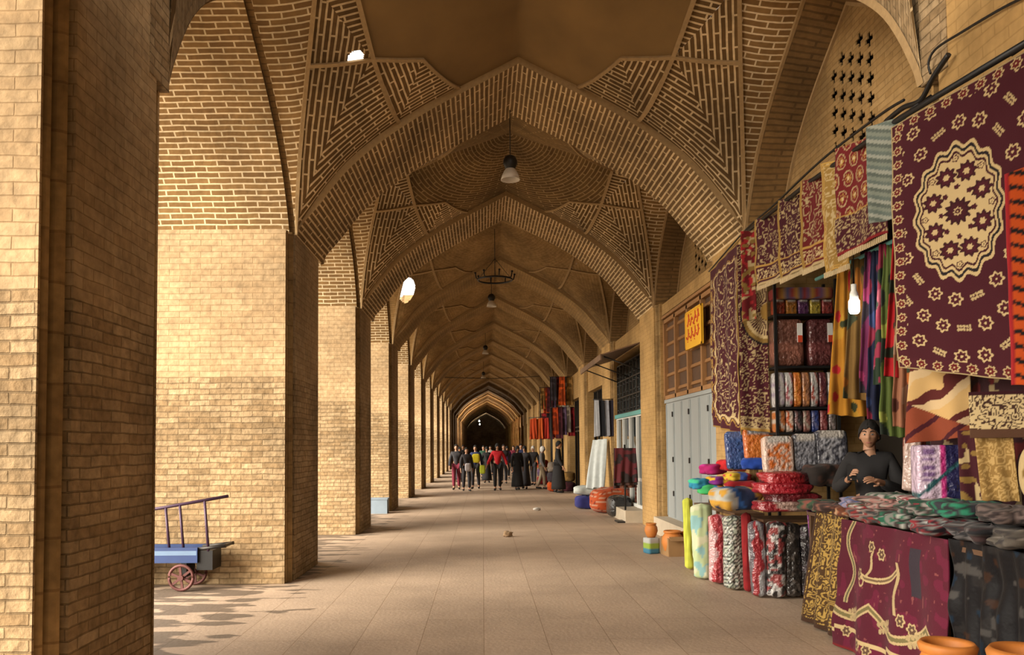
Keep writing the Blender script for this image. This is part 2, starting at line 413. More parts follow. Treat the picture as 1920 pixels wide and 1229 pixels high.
# ---- right side: blind arch band, lunette with pierced brick grille
XL = B + .42
def lat_right(y0, y1, m=0):
    mb = MB(); n = 40; prof = []; s = 0; prev = None; yc, l = (y0 + y1) / 2, (y1 - y0) / 2
    for i in range(n + 1):
        v = .55 * -math.cos(math.pi * i / n) + .45 * (2 * i / n - 1); p = Vector((0, yc + v * l, hl(v)))
        if prev is not None: s += (p - prev).length
        prev = p; prof.append((p, s))
    def sh(p, d): # profile shrunk towards the middle
        return Vector((0, yc + (p.y - yc) * (1 - d / l), HS + (p.z - HS) * (1 - d / RL)))
    # outer white moulding, soffit band, inner moulding
    def strip(fa, fb, m_):
        mb.grid([[fa(p), fb(p)] for p, s in prof], [[(0, s), ((fb(p) - fa(p)).length, s)] for p, s in prof], m_, True)
    V = lambda x, q: Vector((x, q.y, q.z))
    strip(lambda p: V(B - .012, sh(p, -.03)), lambda p: V(B - .012, sh(p, .05)), 2); strip(lambda p: V(B - .012, sh(p, .05)), lambda p: V(B + .02, sh(p, .05)), 2)
    strip(lambda p: V(B + .02, sh(p, .05)), lambda p: V(XL - .03, sh(p, .14)), 0)
    strip(lambda p: V(XL - .03, sh(p, .14)), lambda p: V(XL - .03, sh(p, .18)), 2); strip(lambda p: V(XL - .03, sh(p, .18)), lambda p: V(XL, sh(p, .18)), 2)
    # lunette wall with a rectangular opening for the grille
    zb = HS - .03; g0, g1, z0, z1 = yc - .45, yc + .45, 4.48, 4.48 + 24 * .9 / 19
    ys = sorted(set([p.y for p, s in prof] + [g0, g1]))
    def top(y): return HS + RL * pch((y - yc) / l)
    for ya, yb in zip(ys, ys[1:]):
        segs = [(zb, z0, zb, z0), (z1, top(ya), z1, top(yb))] if ya >= g0 - 1e-6 and yb <= g1 + 1e-6 else [(zb, top(ya), zb, top(yb))]
        for a0, a1, b0, b1 in segs: mb.face([(XL, ya, a0), (XL, yb, b0), (XL, yb, b1), (XL, ya, a1)], [(ya, a0), (yb, b0), (yb, b1), (ya, a1)], 1)
    # pierced screen: small cells, plus-shaped openings in diagonal rows
    cs = .9 / 19; ny, nz = 19, 24; th = .014; z1 = z0 + nz * cs
    H_ = np.zeros((ny, nz), bool)
    for iy in range(ny):
        for iz in range(nz):
            for dy, dz in ((0, 0), (1, 0), (-1, 0), (0, 1), (0, -1)):
                a, b_ = iy + dy, iz + dz
                if a % 4 == 1 and 1 <= a < ny - 1 and b_ % 4 == (1 if (a // 4) % 2 else 3) and 1 <= b_ < nz - 1: H_[iy, iz] = True
    for iy in range(ny):
        for iz in range(nz):
            ya, yb, za, zb_ = g0 + iy * cs, g0 + (iy + 1) * cs, z0 + iz * cs, z0 + (iz + 1) * cs
            if not H_[iy, iz]: mb.face([(XL, ya, za), (XL, yb, za), (XL, yb, zb_), (XL, ya, zb_)], None, 1)
            else:
                for dy, dz, e in ((-1, 0, ((ya, za), (ya, zb_))), (1, 0, ((yb, za), (yb, zb_))), (0, -1, ((ya, za), (yb, za))), (0, 1, ((ya, zb_), (yb, zb_)))):
                    jy, jz = iy + dy, iz + dz
                    if not (0 <= jy < ny and 0 <= jz < nz and H_[jy, jz]): mb.face([(XL, *e[0]), (XL, *e[1]), (XL + th, *e[1]), (XL + th, *e[0])], None, 1)
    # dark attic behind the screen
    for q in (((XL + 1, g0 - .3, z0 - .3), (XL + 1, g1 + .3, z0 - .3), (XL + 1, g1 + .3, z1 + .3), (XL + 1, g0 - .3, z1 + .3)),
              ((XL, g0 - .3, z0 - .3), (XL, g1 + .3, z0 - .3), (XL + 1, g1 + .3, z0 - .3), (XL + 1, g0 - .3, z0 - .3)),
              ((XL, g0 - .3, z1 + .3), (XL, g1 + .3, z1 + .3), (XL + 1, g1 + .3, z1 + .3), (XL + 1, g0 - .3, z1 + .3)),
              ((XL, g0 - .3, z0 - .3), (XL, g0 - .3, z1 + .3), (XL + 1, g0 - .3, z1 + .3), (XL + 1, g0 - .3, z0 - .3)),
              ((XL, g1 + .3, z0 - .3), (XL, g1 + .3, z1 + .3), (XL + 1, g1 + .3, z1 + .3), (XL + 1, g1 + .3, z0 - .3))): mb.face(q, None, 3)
    return mb.mesh('wall_right')
M['band'] = brick_mat('band_brick', (0.216, 0.119, 0.041), (0.173, 0.092, 0.029), (0.122, 0.066, 0.023), .012, .5, .075, .5, (.7, .3))
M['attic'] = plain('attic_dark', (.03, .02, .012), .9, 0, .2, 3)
WR = [M['band'], M['lunette'], M['rib'], M['attic']]
wr = None
for k in range(0, 22):
    y0, y1 = Rr(k), F(k + 1) + NO
    if k <= 2: wr = lat_right(0, y1 - y0)
    tag(link('wall_right', wr, WR, None, (0, y0, 0)), kind='structure')

# ---- floor and courtyard
def floor_mat():
    m, nt, b = newmat('paving_stone'); L = nt.links.new
    b.inputs['Roughness'].default_value = .62; b.inputs['Specular IOR Level'].default_value = .35
    tc = N(nt, 'ShaderNodeTexCoord'); mp = N(nt, 'ShaderNodeMapping'); mp.inputs['Rotation'].default_value = (0, 0, R(90)); L(tc.outputs['Object'], mp.inputs[0])
    br = N(nt, 'ShaderNodeTexBrick', Scale=1.0); br.offset = .37
    br.inputs['Color1'].default_value = (.44, .325, .235, 1); br.inputs['Color2'].default_value = (.40, .295, .212, 1); br.inputs['Mortar'].default_value = (.30, .21, .14, 1)
    br.inputs['Mortar Size'].default_value = .005; br.inputs['Brick Width'].default_value = 1.25; br.inputs['Row Height'].default_value = .52; br.inputs['Mortar Smooth'].default_value = .3
    L(mp.outputs[0], br.inputs['Vector'])
    n1 = N(nt, 'ShaderNodeTexNoise', Scale=.7, Detail=7.0, Roughness=.65); L(tc.outputs['Object'], n1.inputs['Vector'])
    r1 = N(nt, 'ShaderNodeMapRange'); r1.inputs[1].default_value = .3; r1.inputs[2].default_value = .7; r1.inputs[3].default_value = .8; r1.inputs[4].default_value = 1.2; L(n1.outputs[0], r1.inputs[0])
    # dappled shade painted into the paving colour along the open side of the corridor
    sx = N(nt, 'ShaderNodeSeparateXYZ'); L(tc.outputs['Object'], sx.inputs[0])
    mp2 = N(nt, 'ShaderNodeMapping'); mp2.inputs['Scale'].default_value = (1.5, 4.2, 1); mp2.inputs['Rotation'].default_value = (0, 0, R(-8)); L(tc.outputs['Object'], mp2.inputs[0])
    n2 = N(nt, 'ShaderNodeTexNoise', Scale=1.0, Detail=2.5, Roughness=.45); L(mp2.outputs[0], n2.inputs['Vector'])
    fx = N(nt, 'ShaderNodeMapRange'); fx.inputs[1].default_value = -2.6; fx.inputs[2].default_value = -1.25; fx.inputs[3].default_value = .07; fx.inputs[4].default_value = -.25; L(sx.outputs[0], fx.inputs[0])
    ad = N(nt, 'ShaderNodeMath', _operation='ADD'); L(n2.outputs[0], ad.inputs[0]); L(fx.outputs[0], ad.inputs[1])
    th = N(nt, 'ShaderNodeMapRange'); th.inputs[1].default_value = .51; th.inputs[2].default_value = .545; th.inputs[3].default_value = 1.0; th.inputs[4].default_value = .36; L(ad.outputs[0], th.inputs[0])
    n3 = N(nt, 'ShaderNodeTexNoise', Scale=28.0, Detail=4.0); L(tc.outputs['Object'], n3.inputs['Vector'])
    r3 = N(nt, 'ShaderNodeMapRange'); r3.inputs[3].default_value = .86; r3.inputs[4].default_value = 1.14; L(n3.outputs[0], r3.inputs[0])
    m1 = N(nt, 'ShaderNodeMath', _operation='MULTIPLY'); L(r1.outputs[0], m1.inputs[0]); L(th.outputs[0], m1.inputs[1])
    m2 = N(nt, 'ShaderNodeMath', _operation='MULTIPLY'); L(m1.outputs[0], m2.inputs[0]); L(r3.outputs[0], m2.inputs[1])
    vm = N(nt, 'ShaderNodeVectorMath', _operation='SCALE'); L(br.outputs['Color'], vm.inputs[0]); L(m2.outputs[0], vm.inputs['Scale']); L(vm.outputs[0], b.inputs['Base Color'])
    hh = N(nt, 'ShaderNodeMath', _operation='MULTIPLY_ADD'); L(br.outputs['Fac'], hh.inputs[0]); hh.inputs[1].default_value = -.8; L(n3.outputs[0], hh.inputs[2])
    bp = N(nt, 'ShaderNodeBump', Strength=.3, Distance=.015); L(hh.outputs[0], bp.inputs['Height']); L(bp.outputs[0], b.inputs['Normal'])
    return m
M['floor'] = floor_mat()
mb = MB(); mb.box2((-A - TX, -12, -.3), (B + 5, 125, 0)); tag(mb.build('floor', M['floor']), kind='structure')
M['court'] = plain('courtyard_paving', (.36, .28, .19), .9, 0, .2, 2)
mb = MB(); mb.box2((-60, -40, -.35), (-A - TX, 140, -.05)); tag(mb.build('ground', M['court']), kind='structure')
# roof over the shops, end wall
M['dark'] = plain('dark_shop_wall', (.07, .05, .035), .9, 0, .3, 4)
mb = MB(); mb.box2((-A - TX, F(22) + .3, 0), (B + 4, F(22) + .7, 7.8)); tag(mb.build('wall_far', M['pier']), kind='structure')

mb = MB(); mb.box2((-A - TX, -12.3, 0), (B + 4, -12, 7.6)); tag(mb.build('light_block_wall', M['pier']), kind='structure')  # unseen wall added behind the camera to block light along the corridor

# masonry closing the seam between the raised arch and the vault
for xa, xb in ((-A - .5, -A + .10), (B - .10, B + .5)):
    mb = MB(); mb.box2((xa, Rr(1) - .16, HS + STILT - .05), (xb, Rr(1) + .03, 7.7)); mb.box2((xa if xa > 0 else -A - .4, Rr(1) - .32, HS - .02), (B + .4 if xa > 0 else -A + .006, Rr(1) + .012, HS + STILT)) if xa < 0 else mb.box2((B - .006, Rr(1) - .32, HS - .02), (B + .4, Rr(1) + .012, HS + STILT))
    xs_ = -A - .06 if xa < 0 else B + .03; yc, l = (Rr(1) + F(2) + NO) / 2, (F(2) + NO - Rr(1)) / 2
    mb.grid([[Vector((xs_, yc + l * t / 20, hl(t / 20) - .01)), Vector((xs_, yc + l * t / 20, 7.6))] for t in range(-20, 21)], None, 0, False); tag(mb.build('wall_left' if xa < 0 else 'wall_right', M['pier']), kind='structure')
# ---------------------------------------------------------------- shop rooms along the right side
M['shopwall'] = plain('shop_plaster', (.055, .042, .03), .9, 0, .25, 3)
M['wood'] = plain('brown_wood', (.30, .145, .05), .6, 0, .3, 9)
M['darkwood'] = plain('dark_wood', (.085, .04, .018), .6, 0, .3, 9)
M['greydoor'] = plain('grey_paint', (.30, .325, .325), .5, 0, .07, 3)
M['stone'] = plain('sill_stone', (.50, .41, .30), .8, 0, .2, 6, .2)
M['black'] = plain('black_metal', (.018, .017, .017), .45, .4, .2, 20)
M['iron'] = plain('dark_iron', (.04, .036, .033), .5, .6, .2, 20)
M['white'] = plain('white_paint', (.72, .72, .68), .45, 0, .05, 5)
M['teal'] = plain('teal_paint', (.10, .32, .30), .5, 0, .1, 5)
M['glass'] = plain('shop_glass', (.10, .12, .12), .05, 0, .02, 2); M['glass'].node_tree.nodes['Principled BSDF'].inputs['Transmission Weight'].default_value = .75
M['yellow'] = plain('yellow_sign', (.80, .42, .02), .5, 0, .05, 4)
M['red'] = plain('red_paint', (.55, .06, .02), .5, 0, .05, 4)
M['tin'] = plain('rusty_tin', (.20, .12, .07), .6, .3, .4, 4)
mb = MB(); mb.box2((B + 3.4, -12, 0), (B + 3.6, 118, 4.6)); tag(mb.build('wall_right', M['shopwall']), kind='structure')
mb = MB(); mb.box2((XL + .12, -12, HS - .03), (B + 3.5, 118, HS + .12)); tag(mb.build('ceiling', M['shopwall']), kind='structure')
mb = MB(); mb.box2((B + .1, -12, 0), (B + .4, F(0), 6.6)); tag(mb.build('wall_right', M['pier']), kind='structure')
for k in range(0, 22):
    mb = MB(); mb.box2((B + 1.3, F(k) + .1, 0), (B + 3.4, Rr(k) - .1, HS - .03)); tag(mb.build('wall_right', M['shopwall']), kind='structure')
    y0, y1 = Rr(k), F(k + 1)
    zb = {1: 3.98, 2: 4.0, 3: 3.72}.get(k, 3.3)
    mb = MB(); mb.box2((B + .10 if k > 1 else B + .3, y0 - .02, zb), (XL + .14, y1 + .05, HS - .028)); tag(mb.build('wall_right', M['pier_r']), kind='structure')
# camera-side bays behind the view are plain walls
for k in (-1, 0):
    mb = MB(); mb.box2((B + .3, Rr(k), 0), (B + .5, F(k + 1), HS)); tag(mb.build('wall_right', M['pier']), kind='structure')

# ---- second bay: grey folding doors, louvred transom, yellow sign
y0, y1 = Rr(2), F(3); XD = B + .14
mb = MB(); mb.box2((B - .12, y0 + .02, 0), (B + .5, y1 - .02, .30)); o = mb.build('stone_sill', M['stone']); bevel(o, .015); tag(o, kind='structure'); o.name = 'door_sill'
d = empty('door_1', (XD, (y0 + y1) / 2, .30)); tag(d, kind='structure'); wd = (y1 - y0 - .08) / 6
for i in range(6):
    ya = -(y1 - y0 - .08) / 2 + i * wd
    mb = MB(); mb.box2((0, ya + .006, 0), (.05, ya + wd - .006, 2.07)); lf = mb.build('door_leaf', M['greydoor'], d); bevel(lf, .006)
    mb = MB(); mb.box2((-.012, ya + .012, .03), (0, ya + .05, 2.04)); mb.box2((-.012, ya + wd - .05, .03), (0, ya + wd - .012, 2.04)); mb.build('door_trim', M['greydoor'], d)
    if i % 2 == 0:
        mb = MB()
        for z in (.45, 1.05, 1.85): mb.box((-.02, ya + wd, z), (.03, .03, .09))
        mb.build('hinge', M['iron'], d)
mb = MB(); mb.box2((-.03, -(y1 - y0) / 2 + .02, 2.07), (.06, (y1 - y0) / 2 - .02, 2.13)); mb.build('door_head', M['greydoor'], d)
tr = empty('window_1', (XD, (y0 + y1) / 2, 2.44)); tag(tr, kind='structure'); hw = (y1 - y0) / 2 - .04
mb = MB(); H_ = 1.46
for z in (0.03, H_ - .03): mb.box((.02, 0, z), (.10, hw * 2, .07))
mb.box((.02, 0, H_ + .05), (.16, hw * 2 + .04, .05))
for i in range(5): mb.box((.02, -hw + i * hw / 2, H_ / 2), (.10, .08, H_))
bevel(mb.build('window_frame', M['wood'], tr), .006)
for i in range(4):
    mb = MB(); yc = -hw + (i + .5) * hw / 2
    mb.box((.05, yc, H_ / 2), (.02, hw / 2 - .08, H_ - .1), 0, 0)
    for j in range(5): mb.box((.03, yc, .16 + j * .28), (.03, hw / 2 - .08, .055), 0, 1, 0, .3)
    mb.build('shutter', [M['darkwood'], M['wood']], tr)
sg = empty('shop_sign', (XD - .09, 12.35, 3.42), 0, 'yellow board with red hand lettering hung on the wooden louvred transom above grey doors', 'sign')
mb = MB(); mb.box((0, 0, 0), (.03, .95, .60)); bevel(mb.build('sign_board', M['yellow'], sg), .004)
mb = MB(); mb.box((-.016, 0, .285), (.012, .95, .03)); mb.box((-.016, 0, -.285), (.012, .95, .03)); mb.box((-.016, .46, 0), (.012, .03, .60)); mb.box((-.016, -.46, 0), (.012, .03, .60)); mb.build('sign_border', M['yellow'], sg)
mb = MB(); rnd = random.Random(3)
for row, zc in ((0, .13), (1, -.10)):   # cursive right-to-left strokes
    y = -.36
    while y < .34:
        L_ = rnd.uniform(.10, .20); pts = [(-.019, y + L_ * t, zc + .045 * math.sin(6 * t + row) - .03 * (t > .8)) for t in [q / 8 for q in range(9)]]
        mb.tube(pts, .011, 6)
        if rnd.random() < .6: mb.tube([(-.019, y + L_ * .3, zc), (-.019, y + L_ * .3, zc + .12)], .010, 6)
        mb.box((-.019, y + L_ * .6, zc + rnd.choice((-.08, .10))), (.008, .022, .022)); y += L_ + .025
mb.build('lettering', M['red'], sg)

# ---- third bay: tin awning, grilled window, glazed white door
y0, y1 = Rr(3), F(4)
aw = empty('awning', (B + .02, (y0 + y1) / 2, 3.72), 0, 'rusty tin awning jutting out over the shop with the white glazed door', 'awning')
mb = MB(); mb.box((-.38, 0, -.10), (.86, y1 - y0 - .04, .025), 0, 0, 0, -.30); mb.build('awning_sheet', M['tin'], aw)
mb = MB(); mb.box((-.79, 0, -.27), (.03, y1 - y0 - .04, .12)); mb.build('fascia', M['tin'], aw)
for yy in (-1.5, 0, 1.5):
    mb = MB(); mb.tube([(.10, yy, -.55), (-.7, yy, -.24)], .015, 6); mb.build('bracket', M['iron'], aw)
sw = empty('window_2', (B + .14, (y0 + y1) / 2, 2.36)); tag(sw, kind='structure')
mb = MB(); hw = (y1 - y0) / 2 - .03
mb.box((.03, 0, .6), (.02, hw * 2, 1.2)); mb.build('window_pane', M['glass'], sw)
mb = MB()
for i in range(9): mb.box((0, -hw + i * hw / 4, .6), (.03, .035, 1.2))
for z in (.02, .4, .8, 1.2): mb.box((0, 0, z), (.03, hw * 2, .03))
for i in range(8):
    for j in range(6): mb.lathe([(.045, -.006), (.045, .006)], (0, -hw + (i + .5) * hw / 4, .1 + j * .2), 8)
mb.build('window_grille', M['iron'], sw)
mb = MB(); mb.box((-.02, 0, -.05), (.12, hw * 2 + .04, .09)); mb.build('window_lintel', M['teal'], sw)
dr = empty('door_2', (B + .14, (y0 + y1) / 2, .25)); tag(dr, kind='structure')
mb = MB()
for i in range(5): mb.box((0, -hw + i * hw / 2, 1.02), (.07, .075, 2.04))
for z in (.04, .62, 2.02): mb.box((0, 0, z), (.06, hw * 2, .07))
bevel(mb.build('door_frame', M['white'], dr), .004)
mb = MB(); mb.box((.02, 0, 1.0), (.012, hw * 2, 1.95)); mb.build('door_pane', M['glass'], dr)
mb = MB(); mb.tube([(-.06, .12, .95), (-.06, .12, 1.25)], .014, 6); mb.build('door_handle', M['iron'], dr)
mb = MB(); mb.box2((B - .30, y0 + .05, 0), (B + .5, y1 - .05, .25)); o = mb.build('door_sill', M['stone']); bevel(o, .015); tag(o, kind='structure')

# ---- fourth bay and beyond: dark doorways with iron frames
for k in range(4, 22):
    y0, y1 = Rr(k), F(k + 1)
    w_ = empty('window_%d' % (k - 1), (B + .30, (y0 + y1) / 2, 0)); tag(w_, kind='structure'); hw = (y1 - y0) / 2 - .02
    mb = MB()
    for i in range(5): mb.box((0, -hw + i * hw / 2, 1.7), (.05, .06, 3.4))
    for z in (2.15, 2.3, 3.3): mb.box((0, 0, z), (.05, hw * 2, .05))
    for i in range(16): mb.box((0, -hw + i * hw / 7.5, 2.75), (.025, .02, 1.1))
    mb.build('window_frame', M['black'], w_)
    mb = MB(); mb.box((.04, 0, 2.75), (.01, hw * 2, 1.15)); mb.build('window_pane', M['glass'], w_)
# ---------------------------------------------------------------- textile kit: painted cloth, soft packs, rolls
def wx(px, y): return (px - 905) / 1500 * y          # metric X of a photo column at distance y
def wz(py, y): return EYE + (838 - py) / 1500 * y    # metric height of a photo row at distance y
M['cloth'] = painted('woven_cloth', .9, 0, .25, 220)
M['plastic'] = painted('plastic_wrapped_cloth', .5, .9, .9, 22, .5)
M['skin'] = plain('skin', (.42, .22, .13), .55, 0, .08, 30)
M['clay'] = plain('terracotta', (.50, .17, .03), .6, 0, .2, 12)
M['card'] = plain('cardboard', (.30, .17, .07), .85, 0, .15, 10)
M['cream'] = plain('cream_trim', (.60, .46, .26), .8, 0, .1, 30)
BUR = np.array((.055, .004, .010)); CRE = np.array((.56, .41, .20)); DRK = np.array((.014, .008, .010)); GLD = np.array((.40, .23, .05)); RED = np.array((.40, .018, .022))
def carr(c, X): return np.broadcast_to(np.array(c, float), X.shape + (3,)).copy()
def put(C, m, c): C[m] = c; return C
def hsh(a, b): return np.mod(np.sin(a * 127.1 + b * 311.7) * 43758.5453, 1)
def noise(X, Y, s=1.0):
    x, y = X * s, Y * s; i, j = np.floor(x), np.floor(y); f, g = x - i, y - j; f = f*f*(3-2*f); g = g*g*(3-2*g)
    return (hsh(i, j) * (1-f) + hsh(i+1, j) * f) * (1-g) + (hsh(i, j+1) * (1-f) + hsh(i+1, j+1) * f) * g
def flower(C, X, Y, cx, cy, r, a, b, petals=8):
    """ring blossom: outline a, heart b"""
    d = np.hypot(X - cx, Y - cy); th = np.arctan2(Y - cy, X - cx); rr = r * (1 + .16 * np.cos(petals * th))
    put(C, d < rr, a); put(C, d < rr * .70, b); put(C, d < r * .20, a); return C
def sprig(C, X, Y, cx, cy, ang, ln, c):
    """leafy spray along a direction"""
    x = (X - cx) * math.cos(ang) + (Y - cy) * math.sin(ang); y = -(X - cx) * math.sin(ang) + (Y - cy) * math.cos(ang)
    m = (np.abs(x) < ln / 2) & (np.abs(y - .12 * ln * np.sin(x / ln * 9)) < .045 * ln)
    for k in range(-2, 3):
        q = x - k * ln * .2; m |= ((q / (.09 * ln)) ** 2 + ((np.abs(y) - .13 * ln) / (.10 * ln)) ** 2 < 1)
    return put(C, m, c)
def scrolls(C, X, Y, s, c, th=.16, seed=0.0):
    """curling vines filling a field"""
    n = noise(X, Y + seed, s) + .5 * noise(X + 3.1, Y - seed, s * 2.1)
    return put(C, np.abs(np.mod(n * 3.0, 1) - .5) < th, c)
def pat_medallion(w, h):
    def fn(X, Y):
        C = carr(BUR, X); cx, cy = w * .46, h * .575
        x, y = X - cx, Y - cy; th = np.arctan2(y / .40, x / .25); e = np.hypot(x / .25, y / .40)
        sc = 1 + .045 * np.cos(th * 16)
        put(C, e < sc * 1.06, CRE); put(C, e < sc * 1.0, DRK); put(C, e < sc * .95, CRE)
        put(C, (e < sc * .90) & (e > sc * .86), BUR * .8)
        for k in range(8):
            a = k * math.pi / 4 + .4; flower(C, X, Y, cx + .155 * math.cos(a), cy + .25 * math.sin(a), .056, BUR * .7, BUR * 1.2, 9); flower(C, X, Y, cx + .155 * math.cos(a), cy + .25 * math.sin(a), .018, CRE, CRE, 6)
            a += math.pi / 8; flower(C, X, Y, cx + .20 * math.cos(a), cy + .33 * math.sin(a), .020, BUR, CRE, 5); flower(C, X, Y, cx + .10 * math.cos(a), cy + .155 * math.sin(a), .016, BUR, BUR, 5)
        flower(C, X, Y, cx, cy, .075, BUR * .6, BUR * .9, 12); flower(C, X, Y, cx, cy, .024, CRE, BUR, 8)
        for f, n_, ph in ((1.40, 18, .1), (1.85, 24, .3), (2.3, 28, 0)):
            for k in range(n_):
                a = 6.28318530718 * k / n_ + ph; px, py = cx + .25 * f * math.cos(a) * 1.02, cy + .40 * f * math.sin(a) * .98
                if not (0 < px < w and 0 < py < h): continue
                if k % 3 == 2: sprig(C, X, Y, px, py, math.atan2(.4 * math.cos(a), -.25 * math.sin(a)), .085, CRE * .85)
                else: flower(C, X, Y, px, py, .040, CRE, BUR * 1.2, 7)
        eb = np.minimum(np.minimum(X, w - X), np.minimum(Y, h - Y))
        put(C, eb < .075, BUR * 1.1)
        for k in range(int(h / .10)):
            for px in (.04, w - .04): flower(C, X, Y, px, .06 + k * .10, .030, CRE * .9, RED * .3, 7)
        for k in range(int(w / .10)):
            for py in (.04, h - .04): flower(C, X, Y, .06 + k * .10, py, .030, CRE * .9, RED * .3, 7)
        put(C, eb < .008, CRE * .7); return C
    return fn
def pat_border(w, h, field=BUR, line=CRE, s=9., inner=GLD):
    def fn(X, Y):
        C = carr(field, X); eb = np.minimum(np.minimum(X, w - X), np.minimum(Y, h - Y)); d = eb + .025 * np.sin(Y * 26) * (eb > .06) + .02 * np.sin(X * 31) * (eb > .06)
        m = eb > .2; D = carr(field, X); scrolls(D, X, Y, s, line * .8, .10); C[m] = D[m]
        put(C, (d > .135) & (d < .165), line); put(C, (d > .11) & (d < .12), inner)
        for k in range(int(h / .16)):
            for px in (.065, w - .065): sprig(C, X, Y, px, .09 + k * .16, 1.57, .13, inner if k % 2 else line * .7)
        put(C, eb < .018, inner * .8); return C
    return fn
def pat_scroll(a, b, s=9., th=.17, seed=0., edge=None, w=1, h=1, ew=.03):
    def fn(X, Y):
        C = carr(a, X); scrolls(C, X, Y, s, np.array(b), th, seed)
        if edge is not None:
            eb = np.minimum(np.minimum(X, w - X), np.minimum(Y, h - Y)); put(C, eb < ew, np.array(edge)); put(C, (eb > ew * 1.3) & (eb < ew * 1.7), np.array(edge))
        return C
    return fn
def pat_fan(w, h):
    """burgundy carpet with a half-round cream sun at the upper edge and fine cream scrolls"""
    def fn(X, Y):
        C = carr(BUR * 1.1, X); scrolls(C, X, Y, 17., CRE * .8, .13)
        d = np.hypot(X - w * 1.0, (Y - h * .62) * .8); th = np.arctan2(Y - h * .62, X - w)
        put(C, d < .31, DRK); put(C, d < .29, GLD * .6); put(C, d < .25, CRE); put(C, (d < .22) & (np.mod(th * 8, 1) < .45), BUR); put(C, d < .08, GLD)
        put(C, (Y < .16), CRE * .75); D = carr(CRE * .8, X); scrolls(D, X, Y, 24., BUR, .2); m = (Y < .15) & (Y > .04); C[m] = D[m]
        put(C, Y < .03, GLD); return C
    return fn
def pat_prayer(w, h, ground=BUR, a=CRE, seed=0.):
    def fn(X, Y):
        C = carr(ground, X); scrolls(C, X, Y + seed, 13., np.array(a) * .75, .12)
        put(C, (Y < .19) & (Y > .03), ground); D = carr(ground, X); scrolls(D, X * 1.0, Y + seed, 22., np.array(a), .2); m = (Y < .17) & (Y > .06); C[m] = D[m]
        put(C, ((Y > .19) & (Y < .205)) | ((Y > .045) & (Y < .06)), GLD * 1.1); put(C, (X < .025) | (X > w - .025), GLD * .8); put(C, Y < .03, CRE * .8); return C
    return fn
def pat_paisley(w, h):
    def fn(X, Y):
        C = carr(RED * .35, X)
        for i in range(-1, int(w / .13) + 2):
            for j in range(-1, int(h / .15) + 2):
                cx, cy = i * .13 + (j % 2) * .065, j * .15; d = np.hypot((X - cx) * 1.2, (Y - cy) * .85); th = np.arctan2(Y - cy, X - cx)
                put(C, d < .058, CRE * .75); put(C, d < .048, RED * .4); put(C, (d < .034) & (np.mod(th * 1.6, 1) < .5), GLD); put(C, d < .014, CRE)
        put(C, Y < .10, BUR); D = carr(BUR, X); scrolls(D, X, Y, 25., CRE * .7, .15); m = (Y < .3) & (Y > .03); C[m] = D[m]; put(C, (Y > .3) & (Y < .315), GLD); put(C, Y < .025, RED * .5); return C
    return fn
def pat_stripes(cols, period, ang=0., wob=0.):
    cols = np.array(cols, float)
    def fn(X, Y):
        t = X * math.cos(ang) + Y * math.sin(ang)
        if wob: t = t + wob * (noise(X, Y, 9.) - .5)
        return cols[np.floor(np.mod(t / period, 1) * len(cols)).astype(int) % len(cols)]
    return fn
def pat_blobs(base, cols, s=8., cut=.62, seed=0.):
    def fn(X, Y):
        C = carr(base, X)
        for k, c in enumerate(cols): put(C, noise(X + k * 5.3 + seed, Y + k * 2.7, s) > cut, np.array(c))
        return C
    return fn
def pat_geo(cols, s=.07):
    cols = np.array(cols, float)
    def fn(X, Y):
        a, b = np.mod(X / s, 1) - .5, np.mod(Y / (s * 1.4), 1) - .5; d = np.abs(a) + np.abs(b)
        k = (np.floor(d * 5) + np.floor(X / s) + np.floor(Y / (s * 1.4))).astype(int) % len(cols); return cols[k]
    return fn
def pat_plain(c, var=.12, s=20.):
    c = np.array(c, float)
    def fn(X, Y): return c * (1 + var * (noise(X, Y, s)[..., None] - .5) * 2)
    return fn
def pat_pack(bg, spot, lab=None, w=.3, h=.3):
    """printed package: coloured cloth seen through a window, pale label"""
    def fn(X, Y):
        C = carr(bg, X); D = carr(spot, X); scrolls(D, X, Y, 14., np.array(bg), .22); m = (X > w * .15) & (X < w * .85) & (Y > h * .12) & (Y < h * .8); C[m] = D[m]
        if lab is not None: put(C, (X > w * .1) & (X < w * .9) & (Y > h * .84), np.array(lab))
        return C
    return fn

